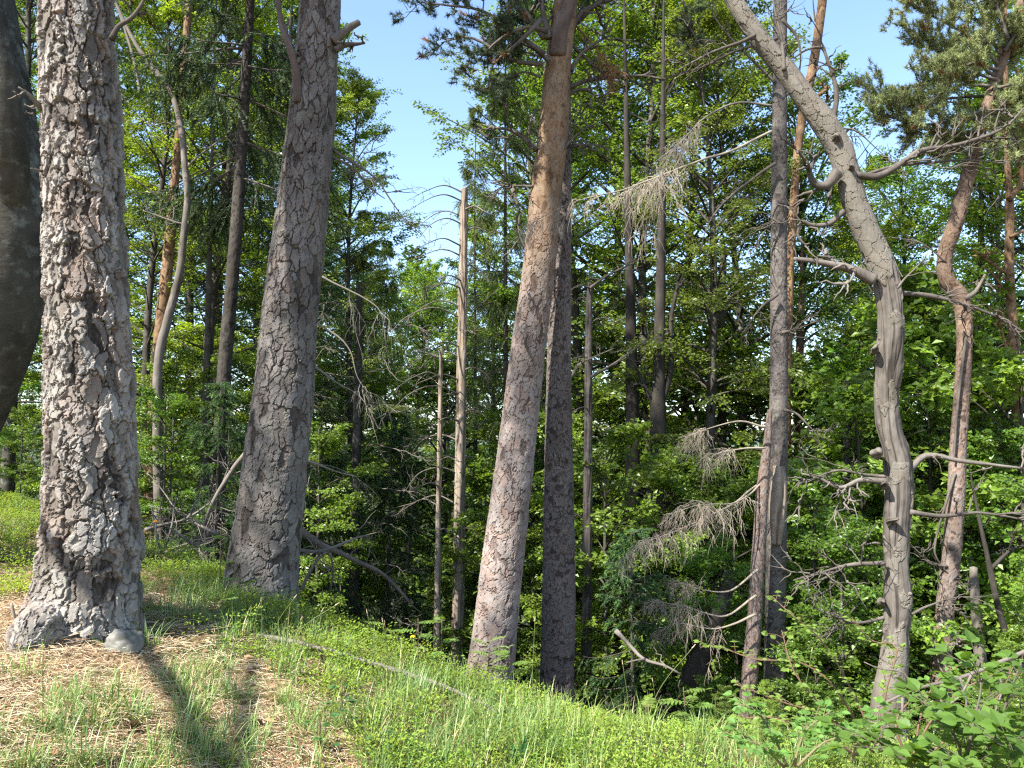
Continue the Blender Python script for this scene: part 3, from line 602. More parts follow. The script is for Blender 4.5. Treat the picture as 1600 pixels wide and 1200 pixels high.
for k, (pts, Y) in enumerate([([(850, 85), (810, 55), (760, 20), (700, 10), (655, 5)], 9.1), ([(850, 60), (810, 10), (760, -20), (715, -15)], 9.3), ([(856, 50), (820, 40), (780, 60), (745, 95)], 9.0),
    ([(846, 30), (800, 75), (770, 100), (762, 135)], 9.0), ([(848, 100), (800, 95), (730, 60), (690, 70)], 9.2), ([(845, 0), (790, -40), (700, -50), (650, -30)], 9.5),
    ([(895, 40), (930, 10), (960, -20), (1000, -30)], 9.7), ([(1030, -60), (1060, -10), (1075, 30), (1075, 60)], 9.8), ([(850, -30), (830, 20), (800, 30)], 9.6)]):
    bough(bm, cm, [at(a, b, Y + .3) for a, b in pts], .035, g3, 400 + k, 8, 10, .42, (.065, .10, .055), .25, .1)
bm.build('bough', M_TWIG, pine3); cm.build('foliage', M_NEED, pine3, False)
g4 = np.random.default_rng(6); mb = MB()
for k, pts in enumerate([[(900, 40), (925, 70), (945, 100), (955, 135)], [(905, 55), (935, 95), (960, 110)]]):
    dead_spray(mb, [at(a, b, 9.95) for a, b in pts], .014, g4, 50 + k, 1.6, .7, .3, (.28, .15, .06), .03, .3, 14)
mb.build('dead_bough', M_GTWIG, pine3)
# two dark curled bark flakes on the sunny side
for k, pts in enumerate([[(826, 458), (829, 466), (827, 476), (828, 482)], [(824, 522), (821, 534), (825, 548), (833, 562)]]):
    mb = MB(); Pk = [at(a, b, 9.8 - .245 - (.01 * math.sin(i * 2))) for i, (a, b) in enumerate(pts)]; limb(mb, Pk, .018, .012, 7, .015, .008, 70 + k); mb.build('bark_flake', M_TWIG, pine3)

# fourth pine, straight and dark, right behind the leaning one
pine4, P4 = trunk_tree('pine_tree', 'straight dark scaly trunk right behind the leaning orange pine', 'pine tree',
    [(882, -60, 24), (880, 0, 26), (878, 200, 28), (876, 400, 33), (873, 600, 39), (873, 800, 47), (873, 950, 51), (870, 1060, 52), (868, 1130, 58)], 10.4, 150, .014,
    plates(.05, .06, .017, 43, .2, .25, .004), M_BARK4, 21, .08, (1, 3.9, .9, 4.), 8)

# bare snags
snag1, S1 = trunk_tree('dead_snag', 'bare pale barkless snag with a broken top and short drooping side branches', 'dead tree',
    [(726, 292, 10), (725, 320, 12), (724, 400, 14), (722, 520, 15.5), (720, 660, 16.5), (718, 800, 17.5), (716, 950, 18.5), (714, 1060, 20)], 15.5, 40, .03, grain(.012, 53), M_TAN)
gs = np.random.default_rng(77)
def snag_branches(t, xc, Y, ys, lens, r, mat, seed):
    for i, py in enumerate(ys):
        sd = -1 if i % 3 != 2 else 1; l = lens[i % len(lens)] * gs.uniform(.7, 1.15); x0 = xc(py); dy = gs.uniform(-1.3, .6)
        pts = [(x0, py, Y), (x0 + sd * l * .35, py - l * .14, Y + dy * .3), (x0 + sd * l * .72, py - l * .05 + 3, Y + dy * .7), (x0 + sd * l, py + l * gs.uniform(.05, .35), Y + dy)]
        pbranch(t, pts, Y, r, .004, mat, seed + i, .03, 'branch', 6, .06, 3 if i % 2 else 5, .4)
snag_branches(snag1, lambda y: 726 - (y - 292) * .0155, 15.5, [302, 316, 328, 340, 352, 362, 386, 402, 418, 440, 452, 470, 482, 498, 520, 544, 560, 580, 596, 618, 646, 660, 690, 720, 742, 790, 830], [85, 105, 40, 70, 95, 45], .02, M_DEAD, 500)
snag2, S2 = trunk_tree('dead_snag', 'thin short brown snag standing left of the bare pale snag', 'dead tree',
    [(689, 544, 4), (688, 600, 6), (687, 700, 7.5), (685, 820, 8.5), (683, 960, 10)], 15., 24, .05, grain(.008, 57), M_TAN)
snag_branches(snag2, lambda y: 689 - (y - 544) * .013, 15., [560, 590, 620, 655, 690, 720, 760, 790, 830], [50, 70, 35], .014, M_DEAD, 540)
slim, S3 = trunk_tree('dead_spruce', 'slim grey dead spruce pole just right of the dark scaly trunk', 'dead tree',
    [(922, 440, 8), (920, 500, 11), (919, 650, 13), (918, 800, 14.5), (917, 950, 16), (916, 1080, 18)], 13., 40, .03, grain(.01, 59, 3.), M_SPRUCE)
snag_branches(slim, lambda y: 921 - (y - 440) * .008, 13, [450, 470, 505, 560, 640, 730, 860], [45, 40, 60], .013, M_TWIG, 560)
for k, pts in enumerate([[(922, 590), (970, 560), (1010, 530), (1020, 515)], [(922, 450), (950, 430), (990, 410), (1005, 400)], [(893, 590), (905, 570), (925, 560), (960, 545)]]):
    pbranch(slim, pts, 12.6, .026, .006, M_TWIG, 580 + k, .02, 'branch', 7, .06, 6, .4)

# spruce pair on the right
tw1, T1 = trunk_tree('spruce_tree', 'tall straight grey spruce trunk with a bare brown wood scar low down', 'spruce tree',
    [(1220, -60, 20), (1219, 0, 21), (1218, 200, 23), (1217, 400, 25), (1217, 600, 27), (1215, 720, 29), (1213, 850, 30), (1211, 1000, 31), (1209, 1130, 33)], 11., 90, .014, plates(.035, .03, .008, 63, .3, .2, .006), M_SPRUCE, 18, .05, (2, .9, .7, 3.))
tw2, T2 = trunk_tree('spruce_tree', 'shorter spruce trunk leaning against the tall scarred one', 'spruce tree',
    [(1203, 640, 7), (1199, 690, 12), (1192, 760, 18), (1186, 850, 20), (1180, 950, 22), (1172, 1050, 24), (1166, 1130, 26)], 10.6, 70, .014, plates(.035, .03, .008, 65, .3, .2, .006), M_PINK)
mb = MB(); Pk = np.array([[*at(1217, 728, 10.88), .070], [*at(1216, 760, 10.88), .112], [*at(1215, 800, 10.88), .113], [*at(1213, 850, 10.88), .06]]); mb.add(*trunk_mesh(Pk, 40, .02, grain(.015, 66), None)); mb.build('bare_wood_scar', M_TAN, tw1)
g5 = np.random.default_rng(15)
for k, (t, pts, Y, w_, dr, dens) in enumerate([
    (tw2, [(1196, 668), (1160, 660), (1120, 668), (1075, 682)], 10.4, .55, .95, 1.7), (tw2, [(1196, 700), (1160, 700), (1130, 705), (1105, 715)], 10.3, .5, .9, 1.5),
    (tw1, [(1206, 738, 10.8), (1150, 785, 10.2), (1090, 790, 9.9), (1050, 805, 9.8)], 10, .42, .85, 1.5), (tw1, [(1206, 742, 10.8), (1140, 790, 10.2), (1060, 830, 9.8), (1000, 850, 9.6), (965, 878, 9.5)], 10, .38, .8, 1.2),
    (tw2, [(1184, 890), (1140, 925), (1090, 920), (1050, 905)], 10.2, .4, .7, 1.2), (tw2, [(1182, 930), (1130, 962), (1080, 952), (1018, 935)], 10.2, .46, .8, 1.6), (tw2, [(1180, 960), (1120, 985), (1060, 975), (1030, 985)], 10.1, .4, .7, 1.2),
    (tw1, [(1206, 165), (1150, 160), (1100, 185), (1060, 225), (1000, 268)], 10.2, .45, .8, 1.1), (tw1, [(1206, 205), (1130, 240), (1050, 268), (960, 300), (880, 322), (830, 348)], 9.2, .55, .95, 1.5)]):
    mb = MB(); dead_spray(mb, [at(p[0], p[1], p[2] if len(p) > 2 else Y) for p in pts], .018, g5, 600 + k, dens, dr, w_, (.29, .245, .185) if k != 7 else (.19, .165, .14), .03, .35, 11); mb.build('dead_branch', M_GTWIG, t)
for k, pts in enumerate([[(1212, 255), (1180, 275), (1140, 308), (1110, 345), (1095, 390)], [(1215, 60), (1150, 80), (1090, 108), (1030, 128), (985, 160)], [(1212, 130), (1160, 75), (1120, 30), (1100, -10)], [(1222, 520), (1240, 518), (1246, 516)],
                         [(1215, 460), (1190, 480), (1160, 520)], [(1225, 640), (1250, 650), (1290, 690)], [(1222, 30), (1245, 60), (1250, 110), (1238, 140)], [(1216, 330), (1205, 350), (1180, 360)]]):
    pbranch(tw1, pts, 10.8, .026, .005, M_TWIG, 640 + k, .03, 'dead_branch', 7, .06, 8, .5)

# the twisted dead tree
sk_a, sk_b = grain(.006, 71, 1.3, .032), plates(.11, .14, .012, 72, .2, .22, 0, None, 1.2, .055)
def snag_skin(q, th, s):
    """bare split wood in the middle, old bark still on below and above"""
    da, Aa = sk_a(q, th, s); db, Ab = sk_b(q, th, s); n = fbm(q * np.array([9, 9, 4.]), 3, 79) * 1.1
    m = np.maximum(sstep(.10, .0, s - 1.75 + n * .8), sstep(-.06, .06, s - 5.35 + n * 1.1)); m = np.maximum(m, sstep(.27, .33, n) * .9)
    return da * (1 - m) + (db + .007) * m + .4 * da * m, np.stack([Aa[:, 0] * (1 - m) + (.25 + .6 * Ab[:, 0]) * m, .75 * m, m], 1)
dead, D = trunk_tree('dead_tree', 'twisted barkless dead trunk with knots, peeling bark and bent bare branches', 'dead tree',
    [(1115, -50, 18.9), (1135, -20, 21.3), (1160, 22, 25.7), (1190, 65, 28.2), (1228, 112, 30.0), (1262, 158, 31.6), (1290, 195, 36.0), (1313, 235, 36.0), (1325, 275, 35.1), (1335, 315, 36.0), (1354, 362, 36.0), (1376, 412, 39.4), (1388, 455, 38.5), (1393, 505, 37.6), (1390, 560, 39.4), (1386, 620, 34.2), (1390, 672, 36.0), (1402, 722, 39.4), (1405, 770, 40.2), (1401, 820, 37.6), (1400, 880, 36.0), (1404, 935, 41.0), (1400, 985, 36.0), (1396, 1040, 39.4), (1390, 1090, 46.2), (1388, 1140, 51.3)], 8., 150, .009, snag_skin, M_SNAG)
for k, (pts, r0, tg) in enumerate([
    ([(1338, 273), (1370, 276), (1405, 258), (1440, 236), (1500, 226), (1560, 205), (1600, 168)], .040, 16), ([(1340, 278), (1390, 262), (1440, 255), (1510, 250), (1570, 255)], .022, 10),
    ([(1308, 270), (1292, 290), (1272, 286), (1264, 266), (1274, 250)], .066, 5), ([(1318, 330), (1295, 350), (1268, 352), (1252, 346), (1246, 366), (1258, 382), (1266, 380)], .036, 5),
    ([(1366, 438), (1335, 422), (1300, 414), (1268, 408), (1240, 406)], .065, 3), ([(1402, 458), (1450, 462), (1510, 476), (1560, 496), (1605, 522)], .030, 12), ([(1402, 450), (1430, 420), (1450, 395)], .014, 4),
    ([(1420, 735), (1446, 713), (1500, 720), (1560, 727), (1620, 734)], .036, 4), ([(1384, 752), (1345, 750), (1312, 762), (1280, 748), (1254, 742)], .034, 10), ([(1384, 745), (1350, 742), (1310, 735), (1275, 745)], .02, 8),
    ([(1382, 880), (1330, 882), (1290, 892), (1240, 908)], .026, 14), ([(1382, 965), (1340, 972), (1300, 960), (1270, 950)], .02, 8), ([(1422, 800), (1470, 806), (1530, 802), (1610, 816)], .028, 9),
    ([(1300, 200), (1306, 150), (1292, 95), (1284, 76), (1262, 78), (1240, 92)], .034, 9), ([(1225, 110), (1222, 70), (1212, 20), (1205, -30)], .022, 8), ([(1300, 200), (1340, 205), (1380, 240)], .014, 8), ([(1180, 55), (1150, 68), (1110, 84), (1060, 110)], .024, 10),
    ([(1375, 850), (1368, 848), (1352, 850)], .014, 0), ([(1425, 960), (1445, 950), (1490, 930)], .016, 6)]):
    pbranch(dead, pts, 8. if k % 2 else 7.9, r0, max(.004, r0 * .25), M_DEAD if k in (4, 7, 8) else M_TWIG, 700 + k, .02, 'branch', 9, .03, tg, .5)
# knots
for k, (px, py, Y, rr) in enumerate([(1372, 545, 7.86, .050), (1376, 706, 7.86, .055), (1386, 755, 7.83, .075), (1384, 940, 7.88, .06), (1418, 930, 7.9, .055), (1310, 215, 7.86, .07), (1332, 262, 7.84, .045), (1398, 812, 7.82, .065)]):
    c = at(px, py, Y); a = np.linspace(0, math.pi, 16); mb = MB()
    Pk = np.array([c + np.array([0, .10, -.02]), c + np.array([-.01, .03, 0]), c + np.array([-.03 if px < 1390 else .02, -.03, .01]), c + np.array([-.035 if px < 1390 else .02, -.04, .012])])
    mb.add(*tube_grid(smooth_path(Pk, 20), rr * .62 * np.interp(np.linspace(0, 1, 20), [0, .4, .8, 1], [1.4, 1.0, .7, .35]), 22, grain(.018, 80 + k, 8, .03))); mb.build('knot', M_SNAG, dead)
# pines on the right
cpine, CPp = trunk_tree('pine_tree', 'slender pine with a kinked bend, long dark scar and grey green crown', 'pine tree',
    [(1585, 40, 12.9), (1560, 112, 16.6), (1535, 190, 18.4), (1512, 275, 21.2), (1494, 345, 23.0), (1477, 398, 22.1), (1479, 436, 23.0), (1500, 465, 25.8), (1507, 510, 23.0), (1504, 600, 23.0), (1497, 700, 23.9), (1494, 780, 25.8), (1486, 870, 26.7), (1476, 960, 26.7), (1470, 1060, 29.4)], 12., 80, .016, plates(.05, .06, .012, 83, .3, .2, .008), M_PINK, 9.2, .05)
mb = MB(); Pk = [at(1509, 528, 11.86), at(1500, 600, 11.86), at(1494, 660, 11.86), at(1490, 720, 11.86)]; limb(mb, Pk, .026, .016, 8, .03, .006, 84); mb.build('dark_scar', M_TWIG, cpine)
for k, (pts, r0, tg) in enumerate([([(1506, 468), (1525, 455), (1540, 430)], .045, 2), ([(1530, 205), (1510, 165), (1488, 160)], .03, 4), ([(1545, 135), (1530, 133), (1515, 136)], .035, 0), ([(1480, 885), (1450, 880), (1440, 860)], .02, 6), ([(1478, 410), (1440, 380), (1400, 372)], .014, 6), ([(1515, 270), (1560, 215), (1590, 200)], .02, 6), ([(1492, 740), (1460, 860), (1475, 890), (1520, 930)], .024, 6)]):
    pbranch(cpine, pts, 11.9, r0, r0 * .4, M_TWIG, 760 + k, .02, 'dead_branch', 8, .04, tg, .4)
g6 = np.random.default_rng(31); bm, cm = MB(), MB()
for k, (pts, Y) in enumerate([([(1556, 125), (1500, 110), (1450, 125), (1390, 150)], 11.6), ([(1560, 100), (1520, 60), (1470, 30), (1430, 10)], 11.8), ([(1565, 90), (1540, 40), (1520, -10), (1500, -40)], 12), ([(1562, 105), (1590, 70), (1640, 50)], 12),
    ([(1550, 140), (1590, 130), (1640, 140)], 11.7), ([(1548, 150), (1500, 150), (1440, 160), (1370, 148)], 12.2), ([(1540, 170), (1480, 190), (1430, 190), (1370, 178)], 11.7), ([(1535, 190), (1580, 175), (1625, 190)], 12.2), ([(1570, 80), (1610, 20), (1640, -20)], 11.8),
    ([(1575, 60), (1540, -10), (1460, -20), (1425, -10)], 11.5), ([(1556, 120), (1500, 85), (1450, 75), (1425, 50)], 11.9), ([(1530, 200), (1500, 215), (1460, 220)], 11.9), ([(1555, 130), (1560, 180), (1590, 230)], 11.4), ([(1560, 110), (1520, 100), (1480, 130), (1450, 170)], 11.3)]):
    bough(bm, cm, [at(a, b, Y) for a, b in pts], .028, g6, 430 + k, 16, 17, .48, (.26, .30, .13), .15, .1)
bm.build('bough', M_TWIG, cpine); cm.build('crown', M_NEED, cpine, False)

rpine, _ = trunk_tree('pine_tree', 'forked orange barked pine at the right edge', 'pine tree',
    [(1572, 150, 7), (1573, 240, 8), (1578, 320, 11), (1577, 400, 13), (1580, 480, 14), (1588, 580, 16), (1590, 680, 16), (1592, 800, 17), (1594, 950, 18), (1596, 1080, 20)], 14., 48, .03, plates(.06, .09, .008, 93, .3, .2, .006), M_ORANGE, 13, .04, (2, .3, .6, 3.))
for k, (pts, r0) in enumerate([([(1577, 312), (1592, 290), (1598, 250), (1590, 215)], .06), ([(1580, 430), (1560, 420), (1540, 405), (1520, 390)], .035), ([(1582, 470), (1568, 450), (1548, 425), (1535, 415)], .03), ([(1590, 570), (1575, 550), (1560, 500), (1545, 480)], .03), ([(1578, 370), (1610, 355), (1640, 330)], .03)]):
    pbranch(rpine, pts, 13.9, r0, r0 * .4, M_ORANGE, 780 + k, .02, 'branch', 8, .05, 5, .4)
opine, _ = trunk_tree('pine_tree', 'slim bright orange pine trunk leaning behind the tall grey spruce', 'pine tree',
    [(1291, -60, 13), (1284, 10, 14), (1271, 100, 14), (1256, 170, 14), (1246, 240, 13), (1240, 320, 13), (1234, 420, 14), (1230, 560, 15), (1226, 800, 17), (1222, 1060, 20)], 17., 40, .04, plates(.07, .10, .010, 95, .3, .2, .006), M_ORANGE, 17, .04, (2, 2.2, .8, 3.))
pbranch(opine, [(1268, 155), (1280, 148), (1296, 135)], 16.9, .05, .03, M_ORANGE, 790, .01, 'branch', 8, .05, 3, .4)

# left side trunks
lb, _ = trunk_tree('beech_tree', 'dark smooth trunk bulging in from the left edge beside the flaky pine', 'beech tree',
    [(-52, -60, 110), (-42, 0, 118), (-30, 100, 128), (-14, 180, 128), (0, 260, 124), (8, 330, 124), (4, 420, 128), (-8, 500, 126), (-34, 580, 122), (-66, 650, 124), (-110, 720, 130), (-130, 800, 134)], 7., 90, .03, lambda q, th, s: (.012 * fbm(q * np.array([6, 6, 3.]), 3, 5) + .004 * fbm(q * 40, 2, 8), np.stack([.5 + .5 * fbm(q * np.array([6, 6, 9.]), 3, 9)] * 3, 1)), M_BEECH, 11, .12)
pbranch(lb, [(20, 330, 6.9), (14, 280, 6.75), (8, 200, 6.6), (-2, 100, 6.55), (-30, -40, 6.5)], 6.6, .17, .13, M_BEECH, 41, .01, 'limb', 24, .05)
wavy, _ = trunk_tree('beech_tree', 'thin pale wavy trunk between the flaky pine and the dark spruce', 'beech tree',
    [(175, -10, 4.0), (197, 40, 5.4), (218, 78, 6.7), (240, 108, 7.4), (262, 132, 8.8), (275, 165, 9.4), (284, 205, 10.1), (289, 260, 10.1), (293, 310, 10.1), (288, 360, 10.7), (280, 430, 12.1), (262, 500, 13.4), (248, 560, 13.4), (246, 680, 14.8), (250, 850, 16.2)], 11., 36, .03, lambda q, th, s: (.006 * fbm(q * np.array([16, 16, 6.]), 3, 15), np.stack([.5 + .5 * fbm(q * np.array([9, 9, 7.]), 3, 19)] * 3, 1)), M_DEAD, 6.6, .02)
for k, (pts, r0) in enumerate([([(240, 108), (232, 92), (222, 105)], .014), ([(288, 350), (255, 340), (225, 330)], .018), ([(285, 210), (262, 190), (240, 195), (215, 180)], .014), ([(289, 265), (320, 235), (350, 215), (400, 190)], .016)]):
    pbranch(wavy, pts, 11, r0, r0 * .35, M_DEAD, 800 + k, .03, 'branch', 7, .05, 5, .4)
redp, _ = trunk_tree('pine_tree', 'shaded reddish brown pine trunk beside the thin wavy trunk', 'pine tree',
    [(276, 250, 12), (270, 320, 15), (263, 400, 17), (255, 480, 19), (248, 560, 20), (243, 640, 21), (238, 720, 22), (234, 880, 24)], 14., 40, .04, plates(.06, .09, .010, 97, .3, .2, .006), M_ORANGE, 16, .05, (2, 1.1, .8, 3.))
dsp, _ = trunk_tree('spruce_tree', 'dark slender spruce trunk with drooping green boughs left of the broad dark pine', 'spruce tree',
    [(394, -60, 13), (391, 0, 14), (384, 120, 16), (377, 240, 17), (369, 360, 19), (361, 460, 20), (352, 560, 21), (345, 680, 22), (339, 800, 24), (334, 900, 26)], 11., 44, .03, plates(.035, .03, .007, 99, .3, .2, .004), M_DARK, 15, .03)
# dark spruce: drooping boughs
g7 = np.random.default_rng(71); st_, lm_, cm_ = spruce(201, 9.5, 1.75, 95, 36, .02, .02, (.036, .072, .026), (.10, .16, .035), hang=1.1)
for nm, mb, m in (('boughs', lm_, M_TWIG), ('foliage', cm_, M_NEED)):
    o = bpy.data.objects.new(nm, mb.mesh(nm, m, False)); COL.objects.link(o); o.parent = dsp; b = at(372, 330, 11.); o.location = b - np.array(dsp.location)

# ------------------------------------------------------------------ wood on the slope
PROTO = {}
def tree_parts(kind, name, builder, mats, H):
    t, l, c = builder; PROTO[kind] = (name, H, [('trunk', t.mesh('trunk', mats[0])), ('limbs', l.mesh('limbs', mats[1])), ('crown', c.mesh('crown', mats[2], False))])
GR = (0.121, 0.210, 0.029)
tree_parts('b0', 'beech_tree', beech(1, 20, .10, 4.4, 100, 20, 24, .098, green=GR, gapk=.13), (M_BEECH, M_TRUNK, M_LEAF), 20)
tree_parts('b1', 'beech_tree', beech(2, 20, .05, 4.0, 105, 20, 24, .095, green=(0.165, 0.251, 0.030), lean=.02, gapk=.16), (M_TRUNK, M_TRUNK, M_LEAF), 20)
tree_parts('b2', 'beech_tree', beech(3, 20, .16, 4.8, 95, 22, 24, .1, green=(0.105, 0.188, 0.032), gapk=.13), (M_BEECH, M_TRUNK, M_LEAF), 20)
tree_parts('b3', 'birch_tree', beech(4, 18, .16, 3.3, 85, 22, 22, leaf=.075, green=(0.177, 0.224, 0.044), droop=.3), (M_TRUNK, M_TRUNK, M_LEAF), 18)
tree_parts('s0', 'spruce_tree', spruce(5, 20, 2.7), (M_TRUNK, M_TWIG, M_NEED), 20)
tree_parts('s1', 'spruce_tree', spruce(6, 20, 2.2, 130, 26, .10, green=(0.126, 0.166, 0.048), fresh=(0.221, 0.256, 0.069), hang=1.0), (M_TRUNK, M_TWIG, M_NEED), 20)
tree_parts('y0', 'young_beech', beech(7, 5, .06, 1.9, 42, 14, 20, .085, .035, (0.134, 0.232, 0.034), .3), (M_BEECH, M_TRUNK, M_LEAF), 5)
tree_parts('y1', 'young_beech', beech(8, 5, .03, 2.2, 46, 14, 20, .09, .03, (0.151, 0.238, 0.034), .25, .3), (M_BEECH, M_TRUNK, M_LEAF), 5)
tree_parts('y2', 'young_spruce', spruce(9, 5, 1.5, 60, 18, .02, .05, fr_amt=.5), (M_TRUNK, M_TWIG, M_NEED), 5)
rt_ = random.Random(4)
def plant(kind, x, y, ztop=None, H=None, label=None, cat=None, group=None, sxy=1., rz=None):
    name, H0, parts = PROTO[kind]; g = gz(x, y); s = ((ztop - g) if ztop is not None else H) / H0
    t = thing(name, label, cat or name.split('_')[-1 if not name.startswith('young') else 0:][0], (x, y, g), group)
    t.rotation_euler = (0, 0, rt_.uniform(0, 6.28) if rz is None else rz)
    k = min(max(s, .75), 1.6) if H0 > 6 else s
    t.scale = (k * sxy, k * sxy, s)
    for nm, me in parts:
        o = bpy.data.objects.new(nm, me); COL.objects.link(o); o.parent = t
    return t
GB, GSP, GY = 'leafy trees of the wood on the slope', 'spruces of the wood on the slope', 'young leafy trees under the wood'
def pt(kind, px, Y, topy, label=None, sxy=1., rz=None, group=None):
    v = at(px, 600, Y); zt = at(px, topy, Y)[2]
    grp = group or {'b': GB, 's': GSP, 'y': GY}[kind[0]]
    if kind == 'y2': grp = 'young spruces under the wood'
    lab = label or {GB: 'leafy tree in the dense green wood on the slope behind the pines', GSP: 'green spruce in the dense wood on the slope behind the pines', GY: 'young leafy tree in the undergrowth of the slope below the big trees', 'young spruces under the wood': 'young spruce in the undergrowth of the slope below the big trees'}[grp]
    cat = {'b': 'tree', 's': 'spruce tree', 'y': 'young tree'}[kind[0]] if kind != 'y2' else 'young spruce'
    return plant(kind, v[0], Y, zt, None, lab, cat, grp, sxy, rz)
# left of the sky gap
for a in [('b1', -120, 19, -200), ('b1', 225, 14.5, -60, None, .7), ('b0', 20, 17, -260), ('b1', 95, 20, -150), ('b1', 320, 15, -40), ('b1', 300, 19, -90), ('b0', 180, 25, -120),
          ('s0', 440, 16, -190), ('s0', 340, 20, -160), ('b2', 400, 27, -60), ('s0', 130, 22, -100), ('b2', -40, 22, -160), ('s1', -10, 30, -60),
          ('s1', 565, 24, 330), ('b2', 470, 24, 40), ('s0', 480, 19, 150), ('b1', 420, 20, 120)]: pt(*a)
pt('b3', 548, 20, 130, 'feathery pale green tree whose branch tips edge the left side of the sky gap', .8)
pt('s1', 602, 27, 375, 'spruce with yellowish tip at the foot of the sky gap, left of the bare snag', .8)
pt('s1', 790, 19, 20, 'pale spruce with drooping boughs edging the right side of the sky gap', .8)
pt('s1', 742, 24, 165, 'lower pale spruce at the right side of the sky gap, behind the bare snag top', .7)
for a in [('b0', 655, 36, 418), ('b1', 700, 42, 425), ('b2', 620, 44, 440), ('b1', 760, 32, 330), ('b0', 840, 27, 40), ('b1', 905, 20, -120), ('b2', 960, 24, -60), ('b0', 1015, 19, -100), ('b1', 1075, 23, -40), ('b3', 1110, 17, 20),
          ('b0', 1150, 21, 10), ('b2', 1250, 22, 150), ('b1', 1350, 20, 300), ('b0', 1405, 24, 250), ('b0', 1570, 18, 150), ('b2', 1640, 20, 60), ('b1', 1700, 16, -40),
          ('s0', 880, 24, 60), ('s1', 1330, 32, 280), ('b2', 560, 30, 400), ('b0', 500, 34, 300)]: pt(*a)
for a in [('y0', 500, 14, 670), ('y2', 610, 17, 650), ('y2', 520, 16, 700), ('y0', 765, 16, 720), ('y1', 830, 19, 650), ('y0', 945, 14, 690), ('y2', 985, 12, 830), ('y1', 1045, 15, 740), ('y0', 1095, 12, 860), ('y0', 1140, 14, 740),
          ('y1', 1260, 13, 760), ('y0', 1300, 10.5, 830), ('y1', 1345, 14, 640), ('y0', 1440, 14.5, 640), ('y1', 1475, 15, 560), ('y0', 1550, 13.5, 690), ('y1', 1585, 13, 580), ('y0', 1640, 9.5, 740), ('y0', 270, 14, 560), ('y0', 262, 10.4, 620), ('y2', 345, 10.3, 600), ('y2', 200, 15, 600),
          ('y1', 320, 17, 540), ('y0', 40, 15, 640), ('y1', -30, 13, 600), ('y2', 330, 12, 760), ('y0', 1000, 20, 560), ('y1', 1080, 20, 560), ('y1', 1190, 18, 600), ('y0', 1290, 18, 560), ('y1', 700, 22, 600), ('y0', 560, 21, 590), ('y1', 1420, 17, 500), ('y0', 1540, 16, 470),
          ('y1', 890, 13, 900), ('y1', 1580, 8, 1000), ('y1', 1260, 10, 1010)]: pt(*a)
# plain trunks one can make out inside the wood
def bgtrunk(name, label, pts, Y, mat, forks=(), cat='tree', ztop=None):
    t, P = trunk_tree(name, label, cat, pts, Y, 24, .06, lambda q, th, s: (.01 * fbm(q * np.array([14, 14, 5.]), 3, 3), np.stack([.5 + .5 * fbm(q * np.array([8, 8, 3.]), 3, 6)] * 3, 1)), mat, ztop, .015)
    for k, (f, r0) in enumerate(forks): pbranch(t, f, Y, r0, r0 * .35, mat, 840 + k, .04, 'branch', 7, .08, 5, .5)
    return t
bgtrunk('beech_tree', 'dim grey beech trunk with a low fork, right of the slim dead spruce pole', [(1029, 600, 20), (1028, 640, 25), (1030, 760, 28), (1036, 850, 32), (1040, 1000, 36)], 16, M_DARK, [([(1030, 640), (1048, 580), (1050, 500), (1062, 430)], .08), ([(1028, 640), (1005, 600), (992, 570)], .07)], ztop=11)
bgtrunk('oak_tree', 'dark straight trunk in deep shade, left of the grey forked beech', [(987, 560, 18), (988, 600, 20), (988, 800, 24), (986, 1000, 28)], 17, M_DARK, [([(987, 600), (1000, 560), (1020, 540)], .06)], ztop=12)
bgtrunk('beech_tree', 'curved trunk leaning out of the slope below the dead hanging sprays', [(1142, 890, 16), (1132, 930, 24), (1112, 985, 28), (1092, 1030, 32), (1072, 1090, 36)], 12, M_TRUNK, [], ztop=None)
bgtrunk('oak_tree', 'thin dark trunk between the grey spruce and the twisted dead tree', [(1324, 640, 11), (1324, 700, 13), (1320, 850, 15), (1316, 1060, 18)], 15, M_TRUNK, [], ztop=3)
bgtrunk('pine_tree', 'distant reddish trunk left of the twisted dead tree', [(1252, 480, 10), (1250, 560, 11), (1247, 700, 11), (1246, 900, 13)], 20, M_PINK, [], 'pine tree', 7)
mids = bgtrunk('spruce_tree', 'shaded trunk in the middle of the gap between the broad dark pine and the snag', [(562, 440, 9), (560, 560, 12), (557, 700, 14), (553, 850, 16), (550, 1000, 18)], 17, M_TRUNK, [], 'spruce tree', 5)
bgtrunk('birch_tree', 'thin sunlit trunk low in the wood left of the brown snag', [(648, 760, 5), (640, 840, 6), (634, 930, 7)], 19, M_DEAD, [], 'birch tree')
bgtrunk('oak_tree', 'dim slender trunk between the wavy trunk and the dark spruce trunk', [(325, 500, 9), (322, 620, 11), (320, 760, 12), (318, 900, 14)], 14, M_TRUNK, [], ztop=10)
bgtrunk('dead_snag', 'grey broken stump right of the slender kinked pine', [(1521, 885, 12), (1524, 940, 14), (1530, 1010, 17), (1536, 1090, 20)], 10, M_DEAD, [([(1530, 985), (1510, 1000), (1480, 1010)], .03)], 'dead tree')
bgtrunk('oak_tree', 'bent dark stem crossing the right edge thicket', [(1512, 720, 2), (1530, 810, 5), (1545, 880, 8), (1560, 950, 9), (1580, 1020, 11), (1590, 1110, 13)], 9, M_DARK, [([(1548, 890), (1580, 860), (1620, 850)], .025)])
bgtrunk('oak_tree', 'dark trunk deep in the wood between the kinked pine and the forked orange pine', [(1530, 560, 14), (1528, 640, 15), (1522, 760, 16), (1520, 900, 18)], 18, M_TRUNK, [([(1528, 680), (1545, 640), (1570, 600)], .06)], ztop=10)
